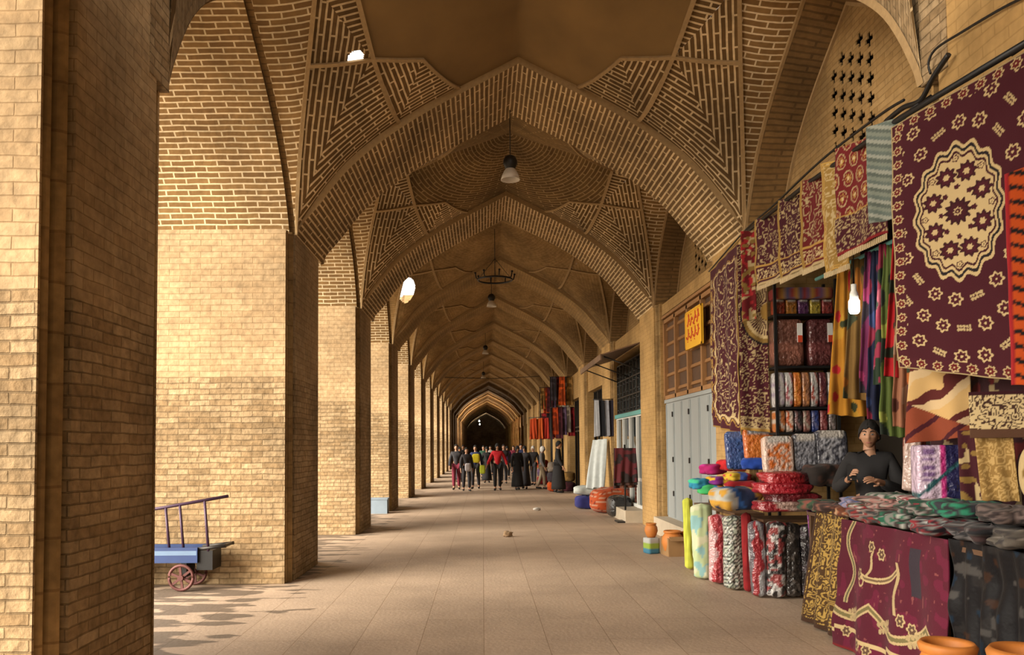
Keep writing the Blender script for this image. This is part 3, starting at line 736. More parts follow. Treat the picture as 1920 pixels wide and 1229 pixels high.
def paint_mesh(name, P, C, closed_u=False):
    """P, C arrays [nu, nv, 3]"""
    nu, nv = P.shape[:2]; V = P.reshape(-1, 3); idx = np.arange(nu * nv).reshape(nu, nv)
    if closed_u: idx = np.vstack([idx, idx[:1]])
    f = np.stack([idx[:-1, :-1], idx[1:, :-1], idx[1:, 1:], idx[:-1, 1:]], -1).reshape(-1, 4)
    me = bpy.data.meshes.new(name); me.from_pydata(V.tolist(), [], f.tolist()); me.update()
    ca = me.color_attributes.new('Col', 'FLOAT_COLOR', 'POINT'); rgba_ = np.ones((nu * nv, 4), np.float32); rgba_[:, :3] = C.reshape(-1, 3) * .82; ca.data.foreach_set('color', rgba_.ravel())
    me.polygons.foreach_set('use_smooth', [True] * len(f)); return me
def cloth(name, pts, fn, w, h, res=.012, mat='cloth', parent=None, fold=0., nf=5, sag=0., thick=.008, flare=0., ph=0., wave=0.):
    """hanging cloth: pts = four corners (top-left, top-right, bottom-right, bottom-left) in world metres"""
    tl, tr, br, bl = [np.array(p, float) for p in pts]; nu, nv = max(6, int(w / res)), max(6, int(h / res))
    s, t = np.meshgrid(np.linspace(0, 1, nu), np.linspace(0, 1, nv), indexing='ij'); S, T = s[..., None], t[..., None]
    P = (bl * (1 - S) + br * S) * (1 - T) + (tl * (1 - S) + tr * S) * T
    nrm = np.cross(tr - tl, tl - bl); nrm = nrm / np.linalg.norm(nrm)
    amp = fold * (1 - .75 * t) * np.sin(s * nf * 6.283 + ph + 1.3 * np.sin(t * 2.2 + ph)) + wave * (noise(s * w, t * h, 5.) - .5)
    P = P + amp[..., None] * nrm; P[..., 2] -= sag * 4 * s * (1 - s) * t
    P[..., 2] += wave * .6 * (noise(s * 3, t * 0 + 1.7, 2.2) - .5) * (1 - t)
    P = P + np.array(nrm) * (flare * (1 - t) ** 2)[..., None]
    C = fn(s * w, t * h); o = link(name, paint_mesh(name, P, C), M[mat], parent); solid(o, thick); return o
def sgp(v, e): return np.sign(v) * np.abs(v) ** e
def soft(name, size, fn, mat='cloth', e1=.35, e2=.3, nu=48, nv=22, loc=(0, 0, 0), rz=0, rx=0, ry=0, parent=None, lump=.0, face='xz', seed=0.):
    """superellipsoid pillow: size = full x, y, z; resting on its lowest point; pattern by local x,z (or x,y)"""
    a, b = np.meshgrid(np.linspace(-math.pi, math.pi, nu, endpoint=False), np.linspace(-math.pi / 2, math.pi / 2, nv), indexing='ij')
    n2, n1 = 2 / e2, 2 / e1
    ra = (np.abs(np.cos(a)) ** n2 + np.abs(np.sin(a)) ** n2) ** (-1 / n2); rb = (np.abs(np.cos(b)) ** n1 + np.abs(np.sin(b)) ** n1) ** (-1 / n1)
    x = rb * np.cos(b) * ra * np.cos(a); y = rb * np.cos(b) * ra * np.sin(a); z = rb * np.sin(b)
    if lump:
        k = 1 + lump * (noise(a * 1.0 + seed + 9, b + seed, 2.2) - .5); x, y, z = x * k, y * k, z * k
    P = np.stack([x * size[0] / 2, y * size[1] / 2, (z + 1) * size[2] / 2], -1)
    U = P[..., 0] + size[0] / 2 + (np.abs(P[..., 1]) * .0); Vv = P[..., 2] if face == 'xz' else P[..., 1] + size[1] / 2
    if face == 'yz': U, Vv = P[..., 1] + size[1] / 2, P[..., 2]
    C = fn(U, Vv); o = link(name, paint_mesh(name, P, C, True), M[mat], parent); o.location = loc; o.rotation_euler = (rx, ry, rz); return o
def roll(name, r, h, fn, mat='plastic', loc=(0, 0, 0), tilt=(0, 0), nu=36, nv=44, parent=None, bulge=.12, seed=0.):
    """upright roll of fabric, slightly crumpled, closed at top and bottom"""
    a, t = np.meshgrid(np.linspace(0, 2 * math.pi, nu, endpoint=False), np.linspace(0, 1, nv), indexing='ij')
    rr = r * (1 + bulge * (noise(np.cos(a) * 1.5 + seed + 5, t * h * 3 + np.sin(a) * 1.5, 2.5) - .5) * 2); e = np.clip(np.minimum(t, 1 - t) / .04, 0, 1) ** .5
    rr = rr * (.05 + .95 * e); z = h * (t + .0)
    P = np.stack([rr * np.cos(a), rr * np.sin(a) * .85, z], -1); C = fn(a / 6.283 * r * 6.283, z)
    o = link(name, paint_mesh(name, P, C, True), M[mat], parent); o.location = loc; o.rotation_euler = (tilt[0], tilt[1], 0); return o
# ---------------------------------------------------------------- carpet stall in the first bay
def T(o, label, cat, group=None): return tag(o, label, cat, group)
# rail along the front of the stall
rl = empty('carpet_rail', (0, 0, 0), 0, 'long black pole with brackets running along the stall above the hanging carpets', 'rail')
XRL = B - .10
mb = MB(); mb.tube([(XRL, 9.45, 4.12), (XRL - .01, 7.6, 4.10), (XRL - .02, 5.85, 4.02), (XRL - .05, 4.4, 3.86)], .022, 8); mb.build('pole', M['black'], rl)
for y, z in ((9.3, 4.12), (7.7, 4.1), (5.7, 4.02), (4.6, 3.88)):
    mb = MB(); mb.tube([(XRL - .02, y, z), (B + .03, y, z + .10)], .014, 6); mb.build('bracket', M['black'], rl)
cb = MB(); pts = [(B - .03, 11.2, 4.05), (B - .04, 9.6, 4.2), (B - .05, 8.6, 4.21), (B - .05, 7.4, 4.26), (B - .06, 6.3, 4.22), (B - .06, 5.9, 4.18)]
def smooth(pts, n=6):
    out = []
    for i in range(len(pts) - 1):
        p0, p1, p2, p3 = [Vector(pts[max(0, min(len(pts) - 1, i + k))]) for k in (-1, 0, 1, 2)]
        for j in range(n):
            t = j / n; out.append(.5 * ((2 * p1) + (p2 - p0) * t + (2 * p0 - 5 * p1 + 4 * p2 - p3) * t * t + (3 * p1 - p0 - 3 * p2 + p3) * t ** 3))
    out.append(Vector(pts[-1])); return out
cb.tube(smooth(pts), .011, 6); T(cb.build('power_cable', M['black']), 'long black cable running along the brick wall just above the carpet pole', 'cable')
cb = MB(); cb.tube(smooth([(B - .03, 4.5, 4.20), (B - .03, 4.8, 4.27), (B - .04, 5.2, 4.33), (B - .04, 5.5, 4.37), (B - .05, 5.58, 4.31), (B - .05, 5.56, 4.22)]), .009, 6); T(cb.build('power_cable', M['black']), 'thin black wire curving up across the wall above the medallion rug', 'cable')
cb = MB(); cb.tube(smooth([(B - .06, 5.32, 4.24), (B - .07, 5.5, 4.16), (B - .06, 5.68, 4.08), (B - .07, 5.9, 4.12), (B - .07, 6.15, 4.12)]), .020, 6); T(cb.build('power_cable', M['black']), 'short kinked black cable hanging beside the big medallion rug top', 'cable')

def hang(label, cols, y0, x0, y1, x1, z0, z1, zb0, zb1, fn, fold=.02, nf=2, group='carpets hung along the pole', name='carpet', res=.012, ph=0., wave=.02, fringe=None):
    w = math.hypot(x1 - x0, y1 - y0); h = (z0 + z1) / 2 - (zb0 + zb1) / 2
    root = empty(name, ((x0 + x1) / 2, (y0 + y1) / 2, min(zb0, zb1)), 0, label, 'carpet', group)
    o = cloth('pile', ((x0, y0, z0), (x1, y1, z1), (x1, y1, zb1), (x0, y0, zb0)), fn(w, h), w, h, res, 'cloth', None, fold, nf, 0, .012, 0, ph, wave)
    o.parent = root; o.matrix_parent_inverse = Matrix.Translation(-Vector(root.location))
    if fringe:
        mb = MB(); n = max(10, int(w / .018)); nr = Vector((x1 - x0, y1 - y0, 0)).normalized()
        for i in range(n):
            t = (i + .5) / n; p = Vector((x0 + (x1 - x0) * t, y0 + (y1 - y0) * t, zb0 + (zb1 - zb0) * t)); mb.box(p - Vector((0, 0, .022)), (.009, .009, .05))
        f = mb.build('fringe', M['cream'], root); f.matrix_parent_inverse = Matrix.Translation(-Vector(root.location))
    return root
# long carpets on the pier
hang('long burgundy carpet with cream border hung flat on the pier beside grey doors', 0, 10.85, B - .11, 9.62, B - .13, 3.98, 4.06, 1.86, 1.72, lambda w, h: pat_border(w, h), .03, 3)
hang('burgundy carpet with half-round cream sun motif hung beside the black shelf rack', 0, 9.36, 3.02, 9.30, 3.34, 3.96, 4.02, 1.78, 1.74, lambda w, h: pat_fan(w, h), .012, 2)
hang('narrow red floral runner hung high between two long burgundy carpets', 0, 9.20, 3.01, 9.17, 3.17, 4.08, 4.08, 3.02, 3.05, lambda w, h: pat_blobs(RED * .35, [CRE * .8, RED * .9, GLD * .6], 22., .66), .012, 1)
# short carpets folded over the pole
P_ = [
 ('burgundy and silver scrolled prayer rug with gold fringe at the far end of the pole', 8.90, 3.08, 8.45, 3.28, 3.37, 3.42, lambda w, h: pat_prayer(w, h, BUR, CRE * .9, 0)),
 ('dark plum carpet with cream vine edge, second along the pole from the pier', 8.20, 3.08, 7.80, 3.23, 3.30, 3.36, lambda w, h: pat_prayer(w, h, BUR * .9, CRE, 4.)),
 ('red and cream small carpet folded over the pole beside a gold runner', 7.60, 3.07, 7.24, 3.20, 3.26, 3.30, lambda w, h: pat_prayer(w, h, RED * .3, CRE * .9, 8.)),
 ('gold scrolled narrow runner hanging beside the paisley carpet', 7.12, 3.07, 6.84, 3.18, 3.13, 3.16, lambda w, h: pat_scroll(GLD * .75, CRE * .9, 13., .14, 2., GLD * 1.2, w, h, .02)),
 ('red paisley carpet with wide patterned hem, widest of those folded over the pole', 6.76, 3.04, 6.28, 3.22, 3.20, 3.27, lambda w, h: pat_paisley(w, h))]
for i, (lb, ya, xa, yb, xb, za, zb_, fn) in enumerate(P_):
    hang(lb, 0, ya, xa, yb, xb, 4.13, 4.09, za, zb_, fn, .018, 1.5, fringe=True, ph=i * 1.7, wave=.03, res=.010)
o = cloth('striped_blind', ((3.0, 6.12, 4.06), (3.16, 5.84, 4.04), (3.16, 5.84, 3.28), (3.0, 6.12, 3.30)), pat_stripes([(.20, .22, .18), (.10, .12, .10), (.30, .31, .26), (.12, .15, .13)], .11, 1.25), .33, .76, .010, 'cloth', None, .015, 2)
T(o, 'grey green striped cloth hung between the paisley carpet and big medallion rug', 'cloth')
# the big medallion rug
hang('large burgundy rug with round cream medallion and rings of white blossoms', 0, 5.18, 2.70, 4.44, 3.17, 3.68, 3.86, 2.10, 1.92, lambda w, h: pat_medallion(w, h), .012, 1.2, name='medallion_rug', res=.0052, wave=.03)
hang('bright orange and black diagonally striped mat beside the medallion rug', 0, 4.36, 2.89, 4.26, 3.14, 3.08, 3.16, 1.92, 1.90, lambda w, h: (lambda X, Y: np.where((np.minimum(X, w - X) < .025)[..., None], RED * .9, pat_stripes([(.62, .09, .012), (.62, .09, .012), (.012, .008, .008)], .075, 1.15)(X, Y))), .008, 1)

# black metal shelf rack with packed garments
YS, XS0, XS1 = 9.28, 3.36, 4.06
rk = empty('shelf_rack', ((XS0 + XS1) / 2, YS, 0), 0, 'black metal shelf rack of packed garments against the brick pier', 'shelf rack'); cxr = (XS0 + XS1) / 2; wr_ = XS1 - XS0
SZ = [1.26, 1.74, 2.03, 2.50, 3.10]
for sx in (-1, 1):
    for sy in (-.16, .16):
        mb = MB(); mb.box((sx * wr_ / 2, sy, 1.75), (.03, .03, 3.5)); mb.build('post', M['black'], rk)
for z in SZ:
    mb = MB(); mb.box((0, 0, z - .015), (wr_, .34, .025)); mb.build('shelf', M['black'], rk)
def pack(name, label, cat, px0, px1, py0, py1, y, depth, fn, mat='plastic', group=None, rx=0, z=None):
    x0, x1 = wx(px0, y), wx(px1, y); zz = wz(py1, y) if z is None else z; h = wz(py0, y) - wz(py1, y)
    o = soft(name, (x1 - x0, depth, h), fn(x1 - x0, h), mat, .18, .14, 44, 24, ((x0 + x1) / 2, y, zz), 0, rx); return T(o, label, cat, group)
G = 'packed garments standing on the shelf rack'
rowc = [((.72, .68, .66), (.45, .36, .48), 'white'), ((.62, .60, .58), (.40, .10, .12), 'white and maroon'), ((.55, .15, .02), (.65, .25, .04), 'orange'), ((.32, .14, .07), (.50, .2, .06), 'brown'), ((.45, .42, .40), (.30, .05, .03), 'grey and red'), ((.10, .02, .03), (.2, .05, .04), 'dark red'), ((.5, .45, .4), (.1, .1, .12), 'pale grey')]
for i, (c1, c2, nm) in enumerate(rowc):
    w = .092; x = XS0 + .055 + i * .097
    T(soft('packed_garment', (w, .24, .40), pat_stripes([c1, c1, c2, c1], .10, .3, .06), 'plastic', .2, .2, 30, 18, (x, YS - .03, 2.03)), nm + ' garment packed in clear film, standing on the upper garment shelf', 'packed garment', G)
rowd = [((.62, .2, .05), (.7, .6, .5), 'orange and white'), ((.70, .55, .45), (.6, .12, .03), 'white and orange'), ((.04, .03, .03), (.2, .1, .1), 'black'), ((.25, .10, .08), (.3, .25, .2), 'russet'), ((.03, .05, .20), (.1, .1, .2), 'navy'), ((.18, .03, .03), (.3, .1, .1), 'wine'), ((.12, .10, .09), (.25, .2, .2), 'charcoal')]
for i, (c1, c2, nm) in enumerate(rowd):
    x = XS0 + .055 + i * .097
    T(soft('packed_garment', (.09, .24, .25), pat_stripes([c1, c1, c2, c1], .10, .3, .06), 'plastic', .2, .2, 30, 18, (x, YS - .03, 1.74)), nm + ' garment packed in film, standing on the lower garment shelf', 'packed garment', G)
for i, (x, w, c, lb) in enumerate(((3.52, .34, (.20, .075, .05), 'large clear package of brown quilt with red and white label on the rack'), (3.89, .28, (.12, .03, .03), 'dark maroon quilt package beside the brown quilt on the rack'))):
    r_ = empty('quilt_package', (x, YS - .05, 2.50), 0, lb, 'quilt package', 'quilt packages on the rack')
    soft('quilt', (w, .20, .54), pat_stripes([c, np.array(c) * 1.5, np.array(c) * .8], .4, 1.57, .1), 'plastic', .16, .14, 40, 24, (0, 0, 0), 0, 0, 0, r_)
    mb = MB(); mb.box((w * .36, -.105, .38), (.06, .006, .22)); mb.build('label_card', M['white'], r_); mb = MB(); mb.box((w * .36, -.110, .31), (.05, .006, .08)); mb.build('label_stripe', M['red'], r_)
for i, (c, nm) in enumerate((((.45, .07, .03), 'red'), ((.55, .22, .03), 'orange'), ((.16, .05, .16), 'purple'), ((.60, .45, .06), 'yellow'), ((.35, .05, .04), 'crimson'))):
    T(soft('small_packet', (.125, .14, .17), pat_pack(c, np.array(c) * .4, (.5, .45, .4), .125, .17), 'plastic', .14, .14, 24, 16, (XS0 + .07 + i * .138, YS - .06, 3.10)), nm + ' small packet on the top shelf of the rack', 'packet', 'small packets on the top shelf')
T(soft('striped_towel_pack', (.68, .26, .14), pat_stripes([(.35, .05, .04), (.20, .10, .2), (.5, .25, .05), (.1, .1, .2)], .16), 'cloth', .2, .2, 48, 16, (cxr, YS - .02, 3.275)), 'long pack of striped towels lying over the packets on the rack', 'towel pack')

# tables that carry the goods
def table(name, x0, x1, y0, y1, z, label):
    t = empty(name, ((x0 + x1) / 2, (y0 + y1) / 2, 0), 0, label, 'table'); hx, hy = (x1 - x0) / 2, (y1 - y0) / 2
    mb = MB(); mb.box((0, 0, z - .015), (2 * hx, 2 * hy, .03)); mb.build('table_top', M['darkwood'], t)
    for sx in (-1, 1):
        for sy in (-1, 1):
            mb = MB(); mb.box((sx * (hx - .03), sy * (hy - .03), (z - .03) / 2), (.04, .04, z - .03)); mb.build('leg', M['darkwood'], t)
    return t
table('trestle_table', 2.86, 3.20, 9.15, 10.9, .82, 'dark table beside the grey doors under piled colourful blankets')
table('trestle_table', 2.98, 4.05, 8.56, 9.06, .80, 'dark table in front of the shelf rack under red plastic packed blankets')
table('trestle_table', 2.99, 3.20, 6.42, 7.42, .98, 'dark narrow table in front of the boy draped with gold cloth')
table('trestle_table', 2.86, 3.19, 4.20, 6.30, .98, 'dark long table draped with the burgundy rug')

# packages on the second table
pk = [
 ('orange printed bedding package with white label standing behind blankets', 1430, 1486, 822, 892, 8.82, (.75, .55, .45), (.66, .16, .02), None),
 ('dark grey leaf patterned bedding package standing beside the orange package', 1487, 1532, 818, 888, 8.84, (.10, .10, .12), (.30, .30, .34), None),
 ('grey and white striped bedding package standing in front of the boy', 1528, 1588, 812, 884, 8.84, (.06, .06, .08), (.42, .42, .46), None)]
for lb, a, b_, c, d_, y, bgc, sp, l_ in pk:
    pack('bedding_package', lb, 'bedding package', a, b_, c, d_, y, .10, lambda w, h, bgc=bgc, sp=sp: pat_pack(bgc, sp, (.6, .55, .5), w, h), 'plastic', 'bedding packages on the stall', -.12, z=wz(d_, y))
pack('bedding_package', 'navy blue slim bedding package leaning behind the piled blankets', 'bedding package', 1362, 1402, 812, 884, 9.60, .08, lambda w, h: pat_pack((.02, .06, .22), (.04, .10, .30), (.1, .15, .35), w, h), 'plastic', 'bedding packages on the stall', -.2)
pack('bedding_package', 'plain orange bedding package leaning between navy package and shelf rack', 'bedding package', 1396, 1452, 806, 868, 9.38, .08, lambda w, h: pat_pack((.62, .15, .015), (.68, .2, .03), (.5, .55, .6), w, h), 'plastic', 'bedding packages on the stall', -.2)

# piles of folded blankets
def blanket(lb, px, py, y, w, d, h, fn, mat='cloth', rz=0., grp='folded blankets piled on the tables', e1=.42):
    return T(soft('folded_blanket', (w, d, h), fn, mat, e1, .35, 48, 18, (wx(px, y), y, wz(py, y)), rz, 0, 0, None, .25, 'xz', px * .01), lb, 'blanket', grp)
bl = [
 ('turquoise blanket roll at the corner of the pile above the yellow roll', 1312, 920, 10.0, .26, .26, .13, pat_blobs((.02, .22, .36), [(.05, .45, .25), (.1, .3, .5)], 9.), 'cloth', .3),
 ('green and blue blotched blanket roll under the magenta blanket', 1330, 930, 9.95, .30, .28, .12, pat_blobs((.05, .40, .12), [(.02, .2, .4), (.5, .2, .02)], 9.), 'cloth', -.2),
 ('magenta folded blanket on the pile beside grey doors', 1335, 893, 10.1, .28, .26, .13, pat_blobs((.36, .01, .12), [(.5, .03, .25)], 6.), 'cloth', .5),
 ('purple and yellow checked blanket in the middle of the pile', 1348, 912, 9.9, .28, .26, .10, pat_blobs((.18, .02, .20), [(.6, .35, .02), (.5, .02, .1)], 12., .58), 'cloth', .1),
 ('bright red folded blanket on top of the pile beside the navy package', 1375, 886, 10.0, .36, .30, .14, pat_plain((.50, .012, .015), .2, 9.), 'cloth', .1),
 ('royal blue folded blanket on top of the pile next to the orange package', 1412, 884, 9.30, .28, .26, .13, pat_blobs((.015, .06, .36), [(.03, .12, .5)], 6.), 'cloth', -.2),
 ('yellow banded blanket tucked under the red blanket', 1380, 905, 9.62, .26, .24, .10, pat_stripes([(.6, .4, .03), (.05, .1, .4), (.5, .03, .04)], .3), 'cloth', .2),
 ('deep red folded blanket under the yellow banded blanket', 1388, 925, 9.6, .36, .28, .13, pat_plain((.28, .008, .012), .25, 9.), 'cloth', -.1)]
for lb, px, py, y, w, d, h, fn, mt, rz in bl: blanket(lb, px, py, y, w, d, h, fn, mt, rz)
bl = [
 ('multicoloured round bundle of yellow, blue and white stripes above the geometric roll', 1376, 958, 8.75, .46, .40, .24, pat_stripes([(.6, .32, .04), (.5, .5, .45), (.02, .08, .25), (.01, .02, .06), (.02, .03, .08)], .42, .5, .1), 'cloth', .2),
 ('glossy red packed blanket, topmost of the red pile in front of the shelf rack', 1470, 912, 8.55, .52, .40, .13, pat_stripes([(.42, .012, .02), (.40, .01, .02), (.30, .01, .015), (.06, .01, .012)], .5, .5, .05), 'plastic', .05),
 ('crimson packed blanket with white glare, second of the red pile', 1462, 930, 8.50, .56, .40, .12, pat_stripes([(.45, .015, .03), (.30, .01, .02)], .4, 1.2, .1), 'plastic', -.05),
 ('dark maroon packed blanket, third of the red pile', 1478, 946, 8.52, .52, .40, .11, pat_stripes([(.12, .01, .015), (.20, .012, .02), (.05, .01, .01)], .3, 1.4, .1), 'plastic', .04),
 ('red and cream edged packed blanket at the base of the red pile', 1458, 962, 8.48, .54, .40, .11, pat_stripes([(.30, .012, .02), (.45, .3, .25), (.22, .01, .015), (.25, .01, .02)], .5, 1.3, .1), 'plastic', -.03),
 ('black fuzzy folded blanket on the stall below the grey striped package', 1540, 915, 8.45, .36, .38, .22, pat_blobs((.02, .014, .012), [(.07, .03, .02)], 30., .7), 'cloth', 0)]
for lb, px, py, y, w, d, h, fn, mt, rz in bl: blanket(lb, px, py, y, w, d, h, fn, mt, rz)

# rolls of fabric standing on the floor
rolls = [
 ('slim yellow green fabric roll, first of the upright rolls by the doors', 1290, 10.35, .065, .92, pat_plain((.50, .52, .06), .1), 'cloth'),
 ('pale green and cream printed flat roll standing beside the yellow roll', 1316, 9.62, .125, .90, pat_blobs((.46, .55, .30), [(.25, .45, .45), (.6, .6, .4)], 11., .66), 'cloth'),
 ('pink and red film wrapped roll beside the pale green roll', 1343, 9.30, .11, .80, pat_stripes([(.45, .05, .07), (.6, .35, .36), (.38, .02, .03)], .26, 0, .15), 'plastic'),
 ('black and white geometric patterned fabric roll standing on the floor', 1372, 8.90, .115, .82, pat_geo([(.02, .02, .02), (.55, .52, .45), (.03, .04, .03), (.45, .5, .4)], .075), 'plastic'),
 ('slim dark red fabric roll between two patterned rolls', 1397, 8.75, .055, .86, pat_plain((.26, .012, .015), .2), 'cloth'),
 ('silver and red film wrapped roll standing beside the slim red roll', 1418, 8.46, .085, .80, pat_stripes([(.40, .40, .42), (.12, .1, .12), (.35, .02, .03)], .2, 0, .12), 'plastic'),
 ('white speckled black fabric roll in film, nearest of the upright rolls', 1447, 8.42, .105, .80, pat_blobs((.03, .025, .025), [(.55, .52, .5), (.3, .05, .05)], 26., .6), 'plastic'),
 ('dark brown film wrapped roll standing next to the speckled roll', 1478, 8.44, .10, .78, pat_blobs((.025, .02, .018), [(.12, .10, .09)], 24., .66), 'plastic'),
 ('black film wrapped roll, last of the upright rolls toward the gold cloth', 1502, 8.46, .085, .76, pat_blobs((.03, .024, .028), [(.10, .08, .10)], 20., .68), 'plastic')]
for i, (lb, px, y, r, h, fn, mt) in enumerate(rolls):
    T(roll('fabric_roll', r, h, fn, mt, (wx(px, y), y, .005), (random.uniform(-.02, .03), random.uniform(-.04, .04)), seed=i * 1.9), lb, 'fabric roll', 'fabric rolls standing on the floor')

# gold cloth, purple cloth, burgundy rug over the tables
o = cloth('purple_cloth', ((3.0, 7.47, 1.05), (3.21, 7.45, 1.04), (3.17, 7.46, .40), (3.04, 7.48, .44)), pat_blobs((.20, .02, .19), [(.38, .08, .36), (.12, .01, .12)], 12., .6), .21, .64, .010, 'plastic', None, .03, 2.5)
T(o, 'shiny purple patterned cloth hanging at the table end behind the gold cloth', 'cloth')
o = cloth('gold_cloth', ((2.965, 7.12, 1.07), (2.965, 6.50, 1.06), (2.88, 6.48, .02), (2.88, 7.32, .02)), pat_scroll((.07, .032, .008), (.46, .29, .07), 17., .2, 1., (.05, .02, .008), .72, 1.06, .04), .72, 1.06, .007, 'cloth', None, .03, 3.)
T(o, 'gold and brown brocade cloth draped to the floor over a table corner', 'cloth')
def pat_drape(w, h):
    def fn(X, Y):
        C = carr((.080, .004, .016), X); put(C, noise(X, Y, 14.) > .70, np.array((.115, .005, .026)))
        put(C, noise(X + 4, Y, 30.) > .90, np.array((.20, .05, .05)))
        def band(cx_, off, amp, fr, th, c):
            y0_ = off + amp * np.abs(np.sin((X + cx_) * fr)); put(C, np.abs(Y - y0_) < th, c); put(C, np.abs(Y - y0_) < th * .45, np.array((.16, .13, .05)))
        band(.2, .40, -.14, 4.4, .032, CRE * .85); put(C, np.abs(Y - .13 - .03 * np.sign(np.sin(X * 9)) * (np.sin(X * 9) > .3)) < .016, CRE * .9)
        x0_ = .16 + .05 * np.sin(Y * 13); put(C, (np.abs(X - x0_) < .026) & (Y > .36), CRE * .75); put(C, (np.abs(X - x0_) < .010) & (Y > .36), np.array((.10, .09, .04)))
        xx = X - .52; put(C, (np.abs(Y - (.60 + .95 * xx * xx)) < .022) & (xx > -.17) & (xx < .36), CRE * .9); put(C, (np.abs(Y - (.60 + .95 * xx * xx)) < .008) & (xx > -.17) & (xx < .36), np.array((.16, .10, .05)))
        put(C, (np.abs(X - (.47 + .35 * (Y - .62) + .02 * np.sin(Y * 30))) < .013) & (Y > .61) & (Y < .80), CRE * .8); rr_ = np.hypot(X - .40, Y - .575); put(C, (rr_ < .045) & (rr_ > .030), CRE * .85)
        put(C, (np.abs(X - .86 - .03 * np.sin(Y * 20)) < .022) & (Y > .42) & (Y < .78), CRE * .8)
        for cx_, cy in ((.50, .84), (.62, .80), (.36, .62), (.95, .40), (1.05, .36), (.14, .14), (.40, .10), (.52, .09)): flower(C, X, Y, cx_, cy, .042, CRE * .85, (.10, .05, .03), 6)
        for cx_ in (.25, .7, 1.1): sprig(C, X, Y, cx_, .30, .3, .2, CRE * .7)
        put(C, (X > 1.02) & (X < 1.14) & (Y > .58) & (Y < .9), np.array((.03, .02, .03))); put(C, Y < .02, RED * .4); return C
    return fn
o = cloth('burgundy_rug', ((2.84, 6.34, 1.01), (2.84, 4.92, 1.01), (2.79, 4.88, .015), (2.79, 6.44, .015)), pat_drape(1.45, 1.0), 1.45, 1.0, .0052, 'cloth', None, .03, 3.2, 0, .012, 0, .6, .03)
T(o, 'burgundy rug with cream curling ribbons draped down the front of the long table', 'rug')
M['sheet'] = painted('dull_plastic', .55, 0, .4, 30, .12)
o = cloth('plastic_sheet', ((2.85, 4.90, 1.02), (2.85, 4.12, 1.02), (2.82, 4.05, .03), (2.82, 4.90, .03)), pat_blobs((.006, .005, .006), [(.014, .012, .012), (.005, .015, .03), (.03, .012, .006), (.05, .045, .042)], 13., .82), .8, 1.0, .012, 'sheet', None, .03, 5, 0, .006, 0, 0, .08)
T(o, 'dark crumpled plastic sheet over goods at the end of the long table', 'plastic sheet')
# shawls heaped on the long table and beside the boy
cs_ = [((.45, .02, .03), (.02, .20, .10), (.6, .55, .5), 'red, green and white'), ((.02, .16, .09), (.5, .5, .45), (.05, .03, .03), 'green and white'), ((.5, .25, .22), (.15, .06, .05), (.4, .35, .3), 'dusty pink'), ((.03, .02, .03), (.5, .5, .48), (.3, .02, .03), 'black, white and red'), ((.06, .03, .03), (.02, .12, .07), (.35, .3, .28), 'dark green'), ((.30, .03, .03), (.55, .4, .35), (.05, .05, .05), 'brick red'), ((.02, .02, .025), (.22, .2, .2), (.06, .03, .03), 'charcoal'), ((.12, .10, .08), (.35, .30, .25), (.05, .04, .04), 'grey brown')]
pl = [(1.0, 'at the far corner of the ribbon rug', 3.0, 6.08), (1.0, 'beside the brick red shawl', 2.98, 5.62), (1.0, 'under the medallion rug', 3.05, 5.84), (1.0, 'at the middle of the long table', 2.98, 5.18), (1.0, 'behind the plastic sheet', 3.04, 5.36), (1.0, 'above the ribbon rug', 2.94, 5.92), (1.0, 'over the plastic sheet', 2.98, 4.72), (1.0, 'at the near end of the long table', 3.0, 4.40)]
hz = [.02, .0, .06, .0, .07, .0, .0, .0]
for i, ((c1, c2, c3, nm), (z, wh, x, y)) in enumerate(zip(cs_, pl)):
    T(soft('folded_shawl', (.36, .46, .10), pat_stripes(np.array([c1, c2, c3, c1, c3, np.array(c2) * .5]) * .72, .09, .5, .05), 'cloth', .5, .4, 52, 20, (min(x, 3.0), y, 1.025 + hz[i] * 1.5), random.uniform(-.3, .3), 0, 0, None, .5, 'xy', i * 2.3), nm + ' striped shawl folded ' + wh, 'shawl', 'shawls heaped on the long table')
top = [((.35, .10, .04), (.5, .35, .2), 'orange brown', 3.08, 6.55, 1.0), ((.10, .05, .04), (.3, .12, .08), 'dark russet', 3.08, 6.95, 1.0), ((.30, .25, .35), (.05, .12, .3), 'blue and lilac', 3.06, 6.40, 1.0), ((.05, .09, .05), (.25, .08, .06), 'moss green', 3.1, 7.30, 1.0)]
for i, (c1, c2, nm, x, y, z) in enumerate(top):
    T(soft('folded_scarf', (.30, .40, .09), pat_stripes([c1, c2, c1, np.array(c1) * .4], .12, .7, .05), 'cloth', .5, .4, 40, 16, (x - .02, y, z + (.085 if i == 2 else 0)), random.uniform(-.3, .3), 0, 0, None, .5, 'xy', i * 1.3), nm + ' folded scarf on the narrow table in front of the boy', 'scarf', 'scarves folded on the narrow table')
for i, (y, c1, c2, nm) in enumerate(((5.85, (.04, .10, .06), (.35, .3, .28), 'deep green'), (5.45, (.22, .03, .04), (.5, .45, .4), 'maroon'), (5.05, (.03, .03, .04), (.02, .18, .10), 'black and emerald'), (4.6, (.14, .10, .09), (.03, .02, .02), 'smoky brown'))):
    T(soft('folded_shawl', (.30, .42, .10), pat_stripes([c1, c2, c1, np.array(c1) * .5, c2], .10, .6, .05), 'cloth', .5, .4, 48, 18, (3.02, y, 1.14), random.uniform(-.4, .4), 0, 0, None, .5, 'xy', i * 3.3 + 1), nm + ' striped shawl on the upper layer of the long table heap', 'shawl', 'shawls heaped on the long table')

